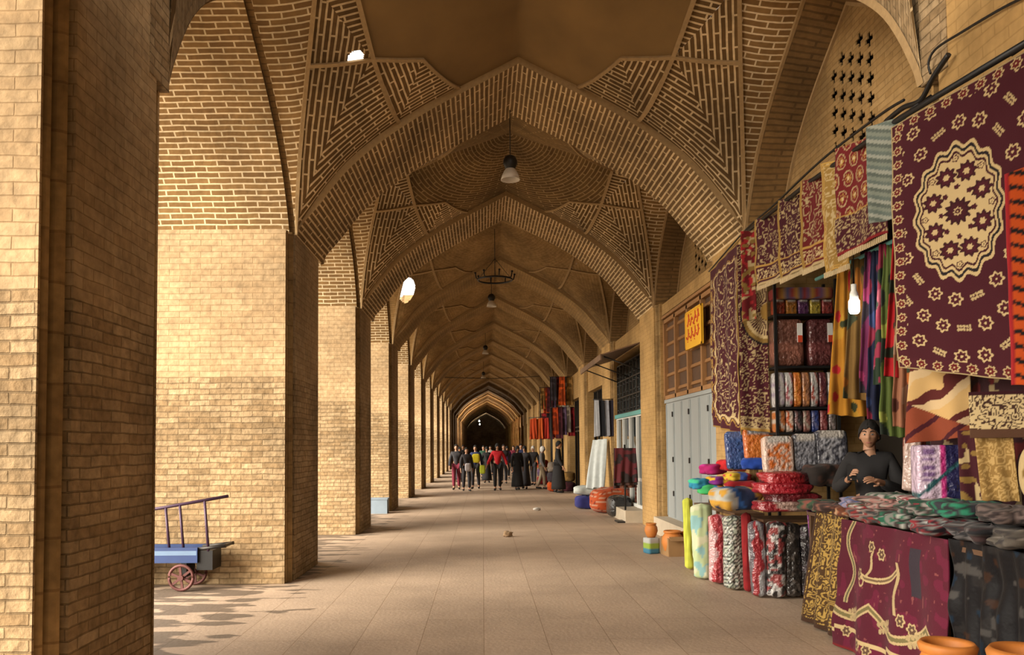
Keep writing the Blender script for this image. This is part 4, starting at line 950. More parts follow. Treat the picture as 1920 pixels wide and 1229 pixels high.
# goods standing behind the heap
T(roll('fabric_roll', .075, .42, pat_stripes([(.22, .03, .02), (.28, .05, .03), (.5, .35, .3), (.2, .03, .02)], .47, 0, .05), 'plastic', (wx(1716, 5.9), 5.95, 1.24), (0, .05)), 'red brown roll in film standing upright on the heap near the boy', 'fabric roll', 'rolls standing on the heap')
bx = empty('blanket_box', (3.05, 5.38, 1.23), R(-12), 'tall pink, white and navy blanket carton standing on the heap', 'blanket carton')
def pat_box(X, Y):
    C = carr((.62, .48, .62), X); put(C, X > .17, np.array((.015, .015, .08))); put(C, (X > .135) & (X < .17), np.array((.55, .03, .22))); put(C, (X > .03) & (X < .10) & (np.mod(Y, .05) < .03) & (Y > .12), np.array((.22, .12, .30)))
    put(C, np.abs(Y - X * .9 - .02) < .02, np.array((.02, .10, .12))); return C
soft('carton', (.29, .16, .36), pat_box, 'plastic', .10, .10, 60, 40, (0, 0, 0), 0, 0, 0, bx)
o = cloth('zebra_blanket', ((2.90, 5.40, 2.12), (3.13, 5.12, 2.10), (3.13, 5.14, 1.64), (2.86, 5.42, 1.60)), lambda X, Y: np.where((Y + .5 * X < .26)[..., None], np.where((np.mod(Y * 5 - X * 4, 1) < .2)[..., None], BUR, np.array((.24, .05, .02))), pat_stripes([(.60, .38, .15), (.60, .38, .15), (.62, .44, .24), (.09, .012, .01)], .20, 2.15, .12)(X, Y)), .37, .5, .007, 'cloth', None, .03, 1.5)
T(o, 'cream and brown tiger striped blanket hung under the medallion rug', 'blanket')
o = cloth('damask_runner', ((2.86, 4.70, 1.90), (3.20, 4.50, 1.90), (3.20, 4.50, 1.63), (2.86, 4.70, 1.63)), lambda X, Y: (lambda C: put(put(C, Y < .055, np.array((.09, .04, .02))), Y > .26, BUR * .6))(pat_scroll((.60, .46, .24), (.05, .02, .012), 26., .2, 3.)(X, Y)), .40, .28, .006, 'cloth', None, .006, 1)
T(o, 'cream damask runner with dark scrolls hung under the medallion rug corner', 'runner')
o = cloth('gold_runner', ((2.91, 4.74, 1.66), (3.06, 4.62, 1.66), (3.10, 4.64, 1.26), (2.97, 4.78, 1.26)), pat_scroll((.26, .15, .04), (.46, .30, .11), 21., .2, 6.), .23, .4, .007, 'cloth', None, .015, 2)
T(o, 'gold embroidered runner hanging below the cream damask runner', 'runner')
cu = soft('round_cushion', (.30, .14, .38), lambda X, Y: (lambda d: np.where((d > .88)[..., None], CRE * .9, np.where((d > .7)[..., None], GLD * .5, BUR)))(np.hypot((X - .15) / .15, (Y - .19) / .19)), 'cloth', .8, .7, 48, 28, (3.13, 4.42, 1.24), R(-30)); T(cu, 'burgundy cushion with broad gold rim beside the gold runner', 'cushion')
o = cloth('floral_cloth', ((2.98, 5.02, 1.68), (3.08, 4.90, 1.68), (3.12, 4.92, 1.24), (3.00, 5.04, 1.24)), pat_blobs(BUR * .8, [CRE * .8, GLD * .5], 24., .74), .16, .44, .008, 'cloth', None, .015, 1.5)
T(o, 'dark burgundy cloth with pale flowers between carton and gold runner', 'cloth')

# scarves hanging inside the stall
rod = MB(); rod.tube([(3.33, 7.9, 3.24), (3.33, 5.84, 3.24)], .018, 8); T(rod.build('scarf_rod', M['teal']), 'green rod inside the stall from which the scarves hang', 'rod')
sc_ = [
 ('golden yellow scarf with red blossoms hanging beside the shelf rack', 1572, 1618, 592, 790, 7.85, pat_blobs((.50, .22, .02), [(.52, .28, .03), (.50, .02, .03), (.04, .05, .02)], 8., .74)),
 ('olive and orange scarf hanging behind the light bulb', 1600, 1640, 500, 760, 7.75, pat_blobs((.22, .12, .03), [(.45, .16, .02), (.05, .06, .03)], 7., .66)),
 ('pink and plum scarf hanging just beyond the light bulb', 1628, 1660, 480, 750, 7.5, pat_blobs((.16, .02, .08), [(.40, .05, .16), (.03, .02, .03)], 7., .6)),
 ('navy and black scarf in the middle of the hanging scarves', 1640, 1668, 470, 800, 7.3, pat_blobs((.012, .016, .05), [(.03, .05, .14), (.25, .02, .05)], 7., .66)),
 ('rose red scarf with dark leaves hanging above the boy', 1655, 1690, 470, 735, 7.1, pat_blobs((.32, .03, .07), [(.45, .10, .15), (.02, .04, .02)], 8., .62)),
 ('lime and olive striped scarf hanging behind the boy', 1664, 1690, 500, 830, 7.35, pat_blobs((.10, .14, .03), [(.35, .38, .08), (.02, .03, .02)], 7., .6)),
 ('scarlet scarf with large roses, brightest of the hanging scarves', 1680, 1722, 480, 720, 6.85, pat_blobs((.48, .012, .018), [(.30, .01, .015), (.02, .03, .015)], 9., .66)),
 ('peach and brown scarf hanging above the red brown roll', 1690, 1722, 480, 815, 6.65, pat_blobs((.36, .15, .08), [(.10, .03, .02), (.5, .3, .2)], 6., .6)),
 ('beige and black scarf hanging beside the scarlet scarf', 1702, 1735, 470, 690, 6.5, pat_blobs((.26, .18, .10), [(.03, .02, .02)], 8., .5)),
 ('dark green scarf with orange tips beside the medallion rug', 1718, 1752, 470, 760, 6.25, pat_blobs((.02, .04, .02), [(.45, .12, .02), (.10, .02, .02)], 7., .62)),
 ('wine red scarf with gold specks, last toward the medallion rug', 1735, 1762, 480, 790, 6.1, pat_blobs((.14, .01, .02), [(.35, .2, .05), (.03, .01, .01)], 12., .68))]
for i, (lb, a, b_, c, d_, y, fn) in enumerate(sc_):
    y = 4995 / ((a + b_) / 2 - 905); x0, x1 = wx(a, y), wx(b_, y); z0, z1 = 3.24 - (i % 2) * .01, wz(d_, y); m_ = 3.33; wv = (x1 - x0) * 1.35; xt = m_ if i else m_
    o = cloth('scarf', ((m_ - wv * .22, y + .03, z0), (m_ + wv * .22, y - .03, z0), (m_ + wv * .62, y - .05, z1), (m_ - wv * .62, y + .05, z1 + .05)), fn, wv * 1.6, z0 - z1, .012, 'cloth', None, .03, 3, 0, .006, 0, i * 1.3, .05); T(o, lb, 'scarf', 'scarves hanging in the stall')
hang('dark burgundy floral carpet hung flat on the near pier behind the zebra blanket', 0, 5.72, B - .035, 4.25, B - .03, 2.35, 2.35, .95, .95, lambda w, h: pat_blobs(BUR * .45, [CRE * .5, RED * .25], 16., .76), .006, 2)
# bare bulb
lb_ = empty('hanging_bulb', (XRL - .02, 6.66, 2.69), 0, 'lit white energy saving bulb hanging on a wire among the scarves', 'light bulb')
M['glow'] = plain('lit_bulb', (.9, .9, .85), .4, 0, 0, 2, 0, ((1, .97, .90), 14.0))
mb = MB(); mb.lathe([(.0, 0), (.03, .002), (.042, .02), (.044, .06), (.042, .11), (.03, .13), (.0, .135)], (0, 0, 0), 16); mb.build('bulb_tube', M['glow'], lb_)
mb = MB(); mb.lathe([(.0, .13), (.034, .132), (.034, .17), (.022, .20), (.022, .25), (.0, .252)], (0, 0, 0), 14); mb.build('bulb_base', M['white'], lb_)
mb = MB(); mb.tube([(0, 0, .25), (.01, 0, .8), (0, 0, 1.385)], .007, 6); mb.build('wire', M['black'], lb_)
# ---------------------------------------------------------------- people
def skin_mesh(name, nodes, edges, sub=1):
    """nodes: list of (xyz, radius); first node is the root"""
    me = bpy.data.meshes.new(name); me.from_pydata([n[0] for n in nodes], edges, []); o = bpy.data.objects.new(name, me); COL.objects.link(o)
    md = o.modifiers.new('skin', 'SKIN'); md.use_smooth_shade = True
    sv = me.skin_vertices[0].data
    for i, n in enumerate(nodes):
        r = n[1]; sv[i].radius = r if isinstance(r, tuple) else (r, r); sv[i].use_root = i == 0
    if sub: ss = o.modifiers.new('sub', 'SUBSURF'); ss.levels = ss.render_levels = sub
    dg = bpy.context.evaluated_depsgraph_get(); out = bpy.data.meshes.new_from_object(o.evaluated_get(dg)); out.name = name
    bpy.data.objects.remove(o); return out
def head_geo(c, s=1.0, turn=0., tilt=0., hi=False):
    """head as a shaped sphere with jaw, brow, nose and lips; faces -Y. returns verts, faces, material index"""
    nu, nv = (48, 36) if hi else (20, 14); V, Fc, Mi = [], [], []
    rot = Euler((tilt, 0, turn)).to_matrix(); g = lambda x, a, w: math.exp(-((x - a) / w) ** 2)
    for j in range(nv + 1):
        b = -math.pi / 2 + math.pi * j / nv
        for i in range(nu):
            a = 2 * math.pi * i / nu; x, y, z = math.cos(b) * math.sin(a), -math.cos(b) * math.cos(a), math.sin(b)
            X, Y, Z = x * .074, y * .095, z * .118
            if Z < -.01: k = 1 - .36 * min(1, (-Z - .01) / .10) ** 1.3; X *= k; Y *= (1 - .16 * min(1, -Z / .11)); Y -= .006 * (y < 0)
            if y < 0:
                fr = -y
                Y -= fr ** 2 * (.020 * g(X, 0, .013) * g(Z, -.022, .022) + .010 * g(X, 0, .009) * g(Z, .002, .02))      # nose
                Y += fr * .010 * (g(X, .031, .018) + g(X, -.031, .018)) * g(Z, .012, .014)                              # eye sockets
                Y -= fr * .006 * g(Z, .034, .012) * g(X, 0, .05)                                                        # brow
                Y -= fr * .006 * g(Z, -.058, .010) * g(X, 0, .022); Y += fr * .004 * g(Z, -.058, .003) * g(X, 0, .02)   # lips
                Y -= fr * .008 * g(Z, -.098, .016) * g(X, 0, .022)                                                      # chin
            V.append(tuple(Vector(c) + rot @ Vector((X, Y, Z)) * s))
    for j in range(nv):
        for i in range(nu):
            k = (i + 1) % nu; q = [j * nu + i, j * nu + k, (j + 1) * nu + k, (j + 1) * nu + i]; Fc.append(q)
    # ears
    for sx in (-1, 1):
        base = len(V); m_, n_ = 8, 6
        for j in range(n_ + 1):
            b = -math.pi / 2 + math.pi * j / n_
            for i in range(m_):
                a = 2 * math.pi * i / m_; V.append(tuple(Vector(c) + rot @ Vector((sx * .073 + .010 * math.cos(b) * math.cos(a), .004 + .018 * math.cos(b) * math.sin(a), -.008 + .032 * math.sin(b))) * s))
        for j in range(n_):
            for i in range(m_): k = (i + 1) % m_; Fc.append([base + j * m_ + i, base + j * m_ + k, base + (j + 1) * m_ + k, base + (j + 1) * m_ + i])
    return V, Fc, rot
def hand_nodes(nodes, edges, wi, w, d, up, s=1.0, curl=.5, side=1):
    """adds palm, four fingers and a thumb as branches behind wrist index wi; d = pointing direction, up = back of the hand"""
    d = Vector(d).normalized(); up = (Vector(up) - d * Vector(up).dot(d)).normalized(); r = d.cross(up) * side; w = Vector(w)
    pi = len(nodes); nodes.append((tuple(w + d * .045 * s), (.030 * s, .016 * s))); edges.append((wi, pi))
    for k, (off, ln) in enumerate(((-.030, .066), (-.010, .078), (.010, .074), (.028, .058))):
        p = w + d * .085 * s + r * off * s; i0 = len(nodes); nodes.append((tuple(p), .0095 * s)); edges.append((pi, i0)); dd = d.copy(); prev = i0
        for seg in range(3):
            dd = (dd - up * curl * (.5 + .35 * seg)).normalized(); p = p + dd * ln * s * (.44 - .06 * seg); j = len(nodes); nodes.append((tuple(p), (.0088 - .0009 * seg) * s)); edges.append((prev, j)); prev = j
    p = w + d * .025 * s - r * .030 * s; prev = pi
    for seg, q in enumerate((-r * .012 + d * .012, -r * .018 + d * .030 - up * .012, d * .028 - up * .014 + r * .004)):
        p = p + q * s; j = len(nodes); nodes.append((tuple(p), (.0110 - .001 * seg) * s)); edges.append((prev, j)); prev = j
def person(label, x, y, rz, height, coat, trousers, hair, pose=None, long_coat=False, veil=None, group='people walking in the arcade', hi=False, hands=None, z=0., skirt=False, seed=0):
    p = dict(la=(.10, .02), ra=(.10, -.04), ll=.10, rl=-.12, turn=0., tilt=0.); p.update(pose or {})
    s = height / 1.72; root = empty('person', (x, y, z), rz, label, 'person', group)
    sw, hw_ = (.155 if hi else .165), .085
    L = lambda *q: tuple(c * s for c in q)
    nodes = [(L(0, .01, .95), .105 * s), (L(0, .0, 1.12), .100 * s), (L(0, .0, 1.28), (.135 * s, .095 * s)), (L(0, .01, 1.41), .060 * s), (L(0, .0, 1.49), .055 * s), (L(0, -.005, 1.56), .05 * s)]
    edges = [(0, 1), (1, 2), (2, 3), (3, 4), (4, 5)]
    arms, legs = {}, {}
    for sx, key in ((-1, 'la'), (1, 'ra')):
        sh = Vector((sx * sw, .01, 1.385)); v = p[key]
        if len(v) == 2: el = sh + Vector((sx * .07, -v[1] * 2, -.28)); wr = el + Vector((sx * .02, -v[0] - v[1] * 2, -.24))
        else: el, wr = Vector(v[0:3]), Vector(v[3:6])
        i = len(nodes); nodes += [(L(*sh), .055 * s), (L(*el), .043 * s), (L(*wr), .028 * s)]; edges += [(2, i), (i, i + 1), (i + 1, i + 2)]; arms[sx] = (sh, el, wr)
        if hi and hands and sx in hands: hd, hu, cu = hands[sx]; hand_nodes(nodes, edges, i + 2, L(*wr), hd, hu, s, cu, sx)
        else: dirw = (wr - el).normalized(); hand_nodes(nodes, edges, i + 2, L(*wr), dirw, (sx, 0, .2), s, .25, sx)
    for sx, key in ((-1, 'll'), (1, 'rl')):
        st = p[key]; hp = Vector((sx * hw_, .01, .90)); kn = Vector((sx * .095, -st * .9 - .01, .50)); an = Vector((sx * .09, -st * 1.2 + (.10 if st < 0 else .02), .085)); to = an + Vector((sx * .02, -.15, -.045))
        i = len(nodes); nodes += [(L(*hp), .085 * s), (L(*kn), .058 * s), (L(*an), .040 * s), (L(*to), (.036 * s, .026 * s))]; edges += [(0, i), (i, i + 1), (i + 1, i + 2), (i + 2, i + 3)]; legs[sx] = (hp, kn, an, to)
    me = skin_mesh('body', nodes, edges, 1)
    c = L(0, -.02, 1.595); V, Fc, rot = head_geo(c, s, p['turn'], p['tilt'], hi)
    bm = bmesh.new(); bm.from_mesh(me); vs = [bm.verts.new(v) for v in V]
    for f in Fc:
        try: bm.faces.new([vs[i] for i in f]).smooth = True
        except ValueError: pass
    bm.to_mesh(me); bm.free()
    for po in me.polygons: po.use_smooth = True
    link('body', me, M['skin'], root)
    # clothing
    up = 1.0 if not hi else 1.0; n2 = [(L(0, .01, .90), .125 * s), (L(0, .01, 1.0), .128 * s), (L(0, 0, 1.14), .125 * s), (L(0, 0, 1.29), (.160 * s, .118 * s)), (L(0, .01, 1.42), .078 * s), (L(0, .008, 1.475), .070 * s)]; e2 = [(i, i + 1) for i in range(5)]
    for sx in (-1, 1):
        sh, el, wr = arms[sx]; i = len(n2); wr2 = el + (wr - el) * .93; n2 += [(L(*sh), .075 * s), (L(*el), .062 * s), (L(*wr2), .048 * s)]; e2 += [(3, i), (i, i + 1), (i + 1, i + 2)]
    link('coat', skin_mesh('coat', n2, e2, 1), coat, root)
    n3 = [(L(0, .01, .93), .118 * s)]; e3 = []
    for sx in (-1, 1):
        hp, kn, an, to = legs[sx]; i = len(n3); an2 = kn + (an - kn) * .92; n3 += [(L(*hp), .100 * s), (L(*kn), .075 * s), (L(*an2), .062 * s)]; e3 += [(0, i), (i, i + 1), (i + 1, i + 2)]
        mb = MB(); mb.tube([L(*(an + Vector((0, .05, -.03)))), L(*(an + Vector((0, -.02, -.03)))), L(*(to + Vector((0, .02, .0)))), L(*(to + Vector((0, -.03, -.005))))], [.035 * s, .044 * s, .040 * s, .018 * s], 10); mb.build('shoe', M['black'], root)
    link('trousers', skin_mesh('trousers', n3, e3, 1), trousers, root)
    if long_coat:
        mb = MB(); mb.lathe([(.15 * s, 1.10 * s), (.165 * s, .9 * s), (.20 * s, .6 * s), (.24 * s, .25 * s), (.245 * s, .12 * s), (.20 * s, .13 * s)], (0, 0, 0), 20); mb.build('coat_skirt', coat, root)
    # hair or head scarf: shell over the skull
    mb = MB(); nu, nv = (40, 16) if hi else (18, 8); P = []
    for i in range(nu + 1):
        a = 2 * math.pi * i / nu; r_ = []
        front = max(0, math.cos(a)); cs__ = math.cos(a); low = ((.52 + .07 * math.sin(a * 9 + .8)) * cs__ - .22 * (1 - cs__) if cs__ > 0 else -.22 + .4 * cs__) if not veil else (.15 * front - 1.1 * (1 - front))
        for j in range(nv + 1):
            b = math.pi / 2 - (math.pi / 2 - low) * j / nv; k = (1.12 if hi else 1.07) + (.04 if veil else 0) + (.035 * math.sin(a * 11 + j * .9) * (j / nv) + .02 * math.sin(a * 5) if hi else .02 * math.sin(a * 9 + seed)) * (not veil)
            x_, y_, z_ = math.cos(b) * math.sin(a) * .076 * k, -math.cos(b) * math.cos(a) * .097 * k, math.sin(b) * .120 * k
            r_.append(Vector(c) + rot @ Vector((x_, y_ + .004, z_)) * s)
        P.append(r_)
    mb.grid(P, None, 0, True); solid(mb.build('head_scarf' if veil else 'hair', veil or hair, root), .008 * s)
    if hi or True:
        for sx in (-1, 1):
            mb = MB(); e = Vector(c) + rot @ Vector((sx * .030, -.0775, .010)) * s
            mb.lathe([(0, -.008 * s), (.009 * s, -.005 * s), (.0125 * s, 0), (.009 * s, .005 * s), (0, .008 * s)], e, 10); mb.build('eye', M['eye'], root)
            if hi:
                mb = MB(); e = Vector(c) + rot @ Vector((sx * .030 - .001, -.0880, .010)) * s; mb.box(e, (.010 * s, .005 * s, .011 * s)); mb.build('iris', M['black'], root)
                mb = MB(); q = [Vector(c) + rot @ Vector((sx * (.014 + .036 * t), -.093 + .016 * t * t, .031 + .010 * math.sin(t * 3.0))) * s for t in [k / 6 for k in range(7)]]; mb.tube(q, [.003 * s, .0045 * s, .005 * s, .0045 * s, .004 * s, .003 * s, .002 * s], 6); mb.build('eyebrow', hair, root)
        if hi:
            mb = MB(); q = [Vector(c) + rot @ Vector((.024 * t, -.094 + .010 * t * t, -.060)) * s for t in [k / 4 - 1 for k in range(9)]]; mb.tube(q, [.001 * s, .003 * s, .004 * s, .005 * s, .0045 * s, .005 * s, .004 * s, .003 * s, .001 * s], 6); mb.build('lips', M['lips'], root)
    return root
M['eye'] = plain('eye_white', (.55, .52, .48), .3, 0, 0, 5); M['lips'] = plain('lips', (.35, .11, .09), .5, 0, .05, 40)
M['hairm'] = plain('black_hair', (.008, .006, .005), .85, 0, .3, 60)
def fab(name, c): return plain(name, c, .9, 0, .2, 14, .2)
M['f_black'] = fab('black_fabric', (.014, .013, .014)); M['f_dark'] = fab('charcoal_fabric', (.035, .032, .036)); M['f_red'] = fab('red_fabric', (.50, .012, .02)); M['f_maroon'] = fab('maroon_fabric', (.16, .012, .03)); M['f_yel'] = fab('yellow_fabric', (.62, .50, .02)); M['f_white'] = fab('white_fabric', (.60, .58, .55)); M['f_navy'] = fab('navy_fabric', (.02, .03, .09)); M['f_tan'] = fab('tan_fabric', (.34, .26, .17)); M['f_green'] = fab('green_fabric', (.02, .07, .04)); M['f_purple'] = fab('purple_fabric', (.09, .03, .12)); M['f_orange'] = fab('orange_fabric', (.62, .10, .01)); M['f_grey'] = fab('grey_fabric', (.20, .19, .19))
# boy behind the stall, looking out, holding a phone
BX, BY, BZ = 3.34, 6.92, .10
person('young man in black jacket standing inside the stall holding a phone', BX, BY, R(-24), 1.70, M['f_black'], M['f_dark'], M['hairm'],
       dict(la=(-.27, -.04, 1.12, -.17, -.27, 1.22), ra=(.25, -.08, 1.10, .06, -.30, 1.20), turn=R(-6), tilt=R(4)), group='person in the stall', hi=True, z=BZ,
       hands={-1: ((.15, -.75, .55), (-.85, .1, .35), .75), 1: ((-.6, -.7, .25), (.4, -.5, .75), .6)})
mb = MB(); mb.box((0, 0, .045), (.9, .6, .09)); st_ = mb.build('step_stool', M['darkwood'], None, (3.66, 7.0, 0)); bevel(st_, .01); T(st_, 'low dark wooden platform under the feet of the young man', 'platform')
_rz = R(-24); _h = Vector((-.150, -.345, 1.275)) * (1.70 / 1.72); _h = Matrix.Rotation(_rz, 3, 'Z') @ _h
ph_ = empty('phone', (BX + _h.x, BY + _h.y, BZ + _h.z), _rz, 'small phone with pale screen held in the hand of the young man', 'phone')
mb = MB(); mb.box((0, 0, 0), (.072, .010, .14), 0, 0, -.5); bevel(mb.build('phone_case', M['black'], ph_), .003)
mb = MB(); mb.box((0, .0062, .003), (.062, .003, .125), 0, 0, -.5); mb.build('screen', M['white'], ph_)

# visitors further down the arcade
far = [
 ('person in dark coat and maroon trousers walking beside the pillars', 855, 30.0, 0, 1.70, 'f_dark', 'f_maroon', None, {}, False),
 ('person in charcoal jacket walking with a white bag near the pillars', 874, 29.0, 10, 1.58, 'f_dark', 'f_dark', None, dict(ll=-.1, rl=.12), False),
 ('person with yellow cap and navy coat carrying a yellow bag', 891, 30.5, -10, 1.66, 'f_navy', 'f_dark', None, dict(ll=.12, rl=-.1), False),
 ('woman in bright red jacket and black skirt walking in the middle', 932, 29.3, 0, 1.72, 'f_red', 'f_black', 'f_black', dict(la=(-.28, .02, 1.12, -.38, -.05, .92), ra=(.30, .02, 1.10, .36, -.06, .9)), False),
 ('woman wrapped in black chador, first of the pair near goods', 969, 29.6, 15, 1.62, 'f_black', 'f_black', 'f_black', {}, True),
 ('woman in long black coat, second of the pair near goods', 983, 30.2, -15, 1.62, 'f_dark', 'f_black', 'f_black', dict(ll=-.1, rl=.1), True),
 ('person in checked grey shawl looking at the hanging garments', 1016, 30.0, 70, 1.60, 'f_grey', 'f_tan', 'f_white', {}, False),
 ('tall person in black coat standing by the hanging red clothes', 1046, 27.5, 80, 1.78, 'f_black', 'f_black', None, dict(ll=.02, rl=-.02), True),
 ('distant person in dark green coat beyond the yellow cap', 906, 41.0, 0, 1.66, 'f_green', 'f_dark', None, {}, False),
 ('distant person in pale shirt beyond the red jacket', 919, 45.0, 0, 1.66, 'f_white', 'f_dark', None, dict(ll=-.1, rl=.1), False),
 ('distant woman in purple beyond the pair in black', 950, 40.0, 0, 1.62, 'f_purple', 'f_black', 'f_black', {}, False),
 ('distant person in black jacket close to the far pillars', 868, 44.0, 0, 1.70, 'f_black', 'f_dark', None, dict(ll=-.1, rl=.1), False),
 ('distant person in maroon coat passing the far stalls', 962, 47.0, 0, 1.64, 'f_maroon', 'f_black', None, {}, False),
 ('distant woman in black chador between the yellow cap and red jacket', 912, 35.5, 0, 1.60, 'f_black', 'f_black', 'f_black', {}, True),
 ('distant person in charcoal coat seen past the red jacket shoulder', 944, 34.5, 0, 1.70, 'f_dark', 'f_dark', None, dict(ll=.1, rl=-.1), False),
 ('distant woman in long dark coat next to the far pillars', 861, 36.5, 0, 1.60, 'f_dark', 'f_black', 'f_black', {}, True),
 ('person in black jacket and light head scarf passing the goods bundles', 999, 33.0, -20, 1.62, 'f_black', 'f_dark', 'f_white', dict(ll=-.1, rl=.1), False),
 ('distant person in navy coat behind the pair in black', 976, 37.5, 0, 1.72, 'f_navy', 'f_dark', None, {}, False)]
for i, (lb, px, y, rz, h, c1, c2, veil, pose, lc) in enumerate(far):
    person(lb, wx(px, y), y, R(rz), h, M[c1], M[c2], M['hairm'], pose, lc, M[veil] if veil else None, seed=i)
def bag(lb, px, py, y, size, fn, cat='bag', dy=.24):
    T(soft('bag', size, fn, 'cloth', .5, .5, 28, 16, (wx(px, y), y - dy, wz(py, y))), lb, cat)
bag('round yellow bag carried by the person in navy coat', 892, 868, 30.5, (.30, .16, .34), pat_plain((.62, .50, .02)))
bag('white plastic bag carried near the pillars', 877, 884, 29.0, (.22, .14, .30), pat_plain((.55, .5, .52)))
bag('bright yellow and green carrier bag beside the red jacket', 904, 889, 30.42, (.22, .14, .34), pat_plain((.45, .50, .03)), dy=.02)
# ---------------------------------------------------------------- hand cart by the second pillar
ct = empty('hand_cart', (-3.85, 9.24, 0), 0, 'blue wooden hand cart with dark rail and small spoked wheels by the second pillar', 'hand cart')
M['blue'] = plain('blue_paint', (.012, .035, .13), .5, 0, .2, 6); M['lblue'] = plain('pale_blue_paint', (.12, .19, .30), .5, 0, .15, 6); M['rust'] = plain('rusty_red_iron', (.11, .035, .03), .6, .3, .3, 14); M['maroon_p'] = plain('dark_purple_paint', (.05, .022, .05), .5, .2, .2, 8)
mb = MB(); mb.box((-.05, 0, .42), (1.2, .34, .05)); mb.build('deck', M['darkwood'], ct)
for yy in (-.17, .17):
    mb = MB(); mb.box((-.05, yy, .40), (1.2, .03, .17)); bevel(mb.build('side_board', M['blue'], ct), .006)
    mb = MB(); mb.box((-.05, yy * 1.06, .425), (1.18, .01, .05)); mb.build('stripe', M['lblue'], ct)
mb = MB(); mb.box((.62, 0, .34), (.18, .30, .22)); mb.build('rear_box', M['black'], ct)
mb = MB(); mb.tube([(.5, -.14, .46), (.86, -.14, .50)], .02, 8); mb.tube([(.5, .14, .46), (.86, .14, .50)], .02, 8); mb.box((.84, 0, .5), (.03, .3, .03)); mb.build('tow_bar', M['iron'], ct)
for yy in (-.14,):
    mb = MB(); mb.tube([(-.6, yy, .84), (.12, yy, .93), (.88, yy, 1.06)], .018, 8); mb.build('top_rail', M['maroon_p'], ct)
    for x, t in ((-.10, .90), (.22, .95), (.38, .975), (.66, 1.025), (-.46, .86)):
        mb = MB(); mb.tube([(x, yy, .44), (x - .05, yy, t)], .016, 8); mb.build('upright', M['maroon_p'], ct)
def wheel(x, y):
    mb = MB(); n = 28; r = .135
    mb.tube([(x + r * math.cos(2 * math.pi * i / n), y, .155 + r * math.sin(2 * math.pi * i / n)) for i in range(n + 1)], .018, 8); w = mb.build('wheel', M['rust'], ct)
    mb = MB()
    for i in range(3): a = math.pi * i / 3 + .4; mb.box((x, y, .155), (.255, .016, .026), 0, 0, 0, a)
    mb.build('spokes', M['rust'], w); mb = MB(); mb.tube([(x, y - .03, .155), (x, y + .03, .155)], .032, 12); mb.build('hub', M['rust'], w)
for yy in (-.21, .21): wheel(.38, yy); wheel(-.42, yy)
for x in (.38, -.42):
    mb = MB(); mb.tube([(x, -.21, .155), (x, .21, .155)], .015, 8); mb.box((x, 0, .27), (.06, .26, .24)); mb.build('axle', M['iron'], ct)
ct.location.x = -3.47 - .30

# pale blue crate by the fourth pillar
cr = empty('crate', (-2.53, 19.55, 0), 0, 'pale blue grey wooden crate at the foot of the fourth pillar', 'crate')
M['bluegrey'] = plain('blue_grey_paint', (.20, .25, .30), .7, 0, .15, 6)
mb = MB(); mb.box((0, 0, .17), (.42, .36, .34)); bevel(mb.build('crate_body', M['bluegrey'], cr), .01)
mb = MB(); mb.box((0, 0, .355), (.45, .39, .03)); bevel(mb.build('crate_lid', M['bluegrey'], cr), .006)
# crumpled papers on the floor
def paper(lb, px, y, c, sz):
    T(soft('crumpled_paper', sz, pat_plain(c, .3, 60.), 'cloth', .8, .8, 20, 12, (wx(px, y), y, .002), 0, 0, 0, None, .7, 'xz', px), lb, 'paper')
paper('larger crumpled brown paper lying in the middle of the floor', 950, 14.25, (.34, .22, .12), (.16, .12, .10))
paper('smaller white paper scrap lying farther along the floor', 1005, 20.0, (.55, .50, .44), (.16, .12, .07))

# pendant lamps
M['lampwhite'] = plain('white_enamel', (.62, .56, .48), .35, 0, .05, 6)
for i, (y, px, lb) in enumerate(((11.2, 960, 'large hanging lamp with black housing below the first arch'), (21.7, 923, 'hanging lamp below the iron crown fixture'), (32.2, 911, 'small hanging lamp, third along the vault'), (42.7, 907, 'tiny hanging lamp, fourth along the vault'))):
    x = wx(px, y); zt = ht((x - XC) / W) - .07; z = 5.48 if i == 0 else wz((562, 562, 655, 703)[i], y) - .05
    r_ = empty('pendant_lamp', (x, y - .15, z), 0, lb, 'hanging lamp', 'pendant lamps under the vault')
    mb = MB(); mb.tube([(0, 0, .17), (0, 0, zt - z + .03)], .008, 6); mb.build('cord', M['black'], r_)
    mb = MB(); mb.lathe([(0, .205), (.03, .20), (.075, .175), (.10, .12), (.10, .08), (.075, .02), (.06, .0)], (0, 0, 0), 20); mb.build('lamp_housing', M['black'], r_)
    mb = MB(); mb.lathe([(.06, .01), (.085, -.02), (.115, -.08), (.135, -.15), (.128, -.15), (.10, -.06), (.05, .0)], (0, 0, 0), 24); mb.build('lamp_shade', M['lampwhite'], r_)
    mb = MB(); mb.lathe([(0, -.10), (.03, -.09), (.04, -.05), (.025, 0)], (0, 0, 0), 12); mb.build('bulb', M['white'], r_)
# iron crown fixture
cx_, cy_ = wx(930, 18.6), 18.6; cz = wz(523, 18.6)
kr = empty('crown_chandelier', (cx_, cy_, cz), 0, 'black iron ring fixture with upright candle arms under the third vault', 'chandelier')
mb = MB(); n = 36; mb.tube([(.40 * math.cos(2 * math.pi * i / n), .40 * math.sin(2 * math.pi * i / n), 0) for i in range(n + 1)], .022, 8); mb.build('ring', M['black'], kr)
for i in range(8):
    a = math.pi * i / 4 + .2; mb = MB(); c_, s_ = math.cos(a), math.sin(a)
    mb.tube([(.40 * c_, .40 * s_, 0), (.45 * c_, .45 * s_, .03), (.47 * c_, .47 * s_, .14)], .014, 6); mb.lathe([(.0, .13), (.03, .13), (.024, .16), (0, .16)], (.47 * c_, .47 * s_, 0), 8); mb.build('candle_arm', M['black'], kr)
zt = HV((cx_ - XC) / W, .1) - cz
mb = MB()
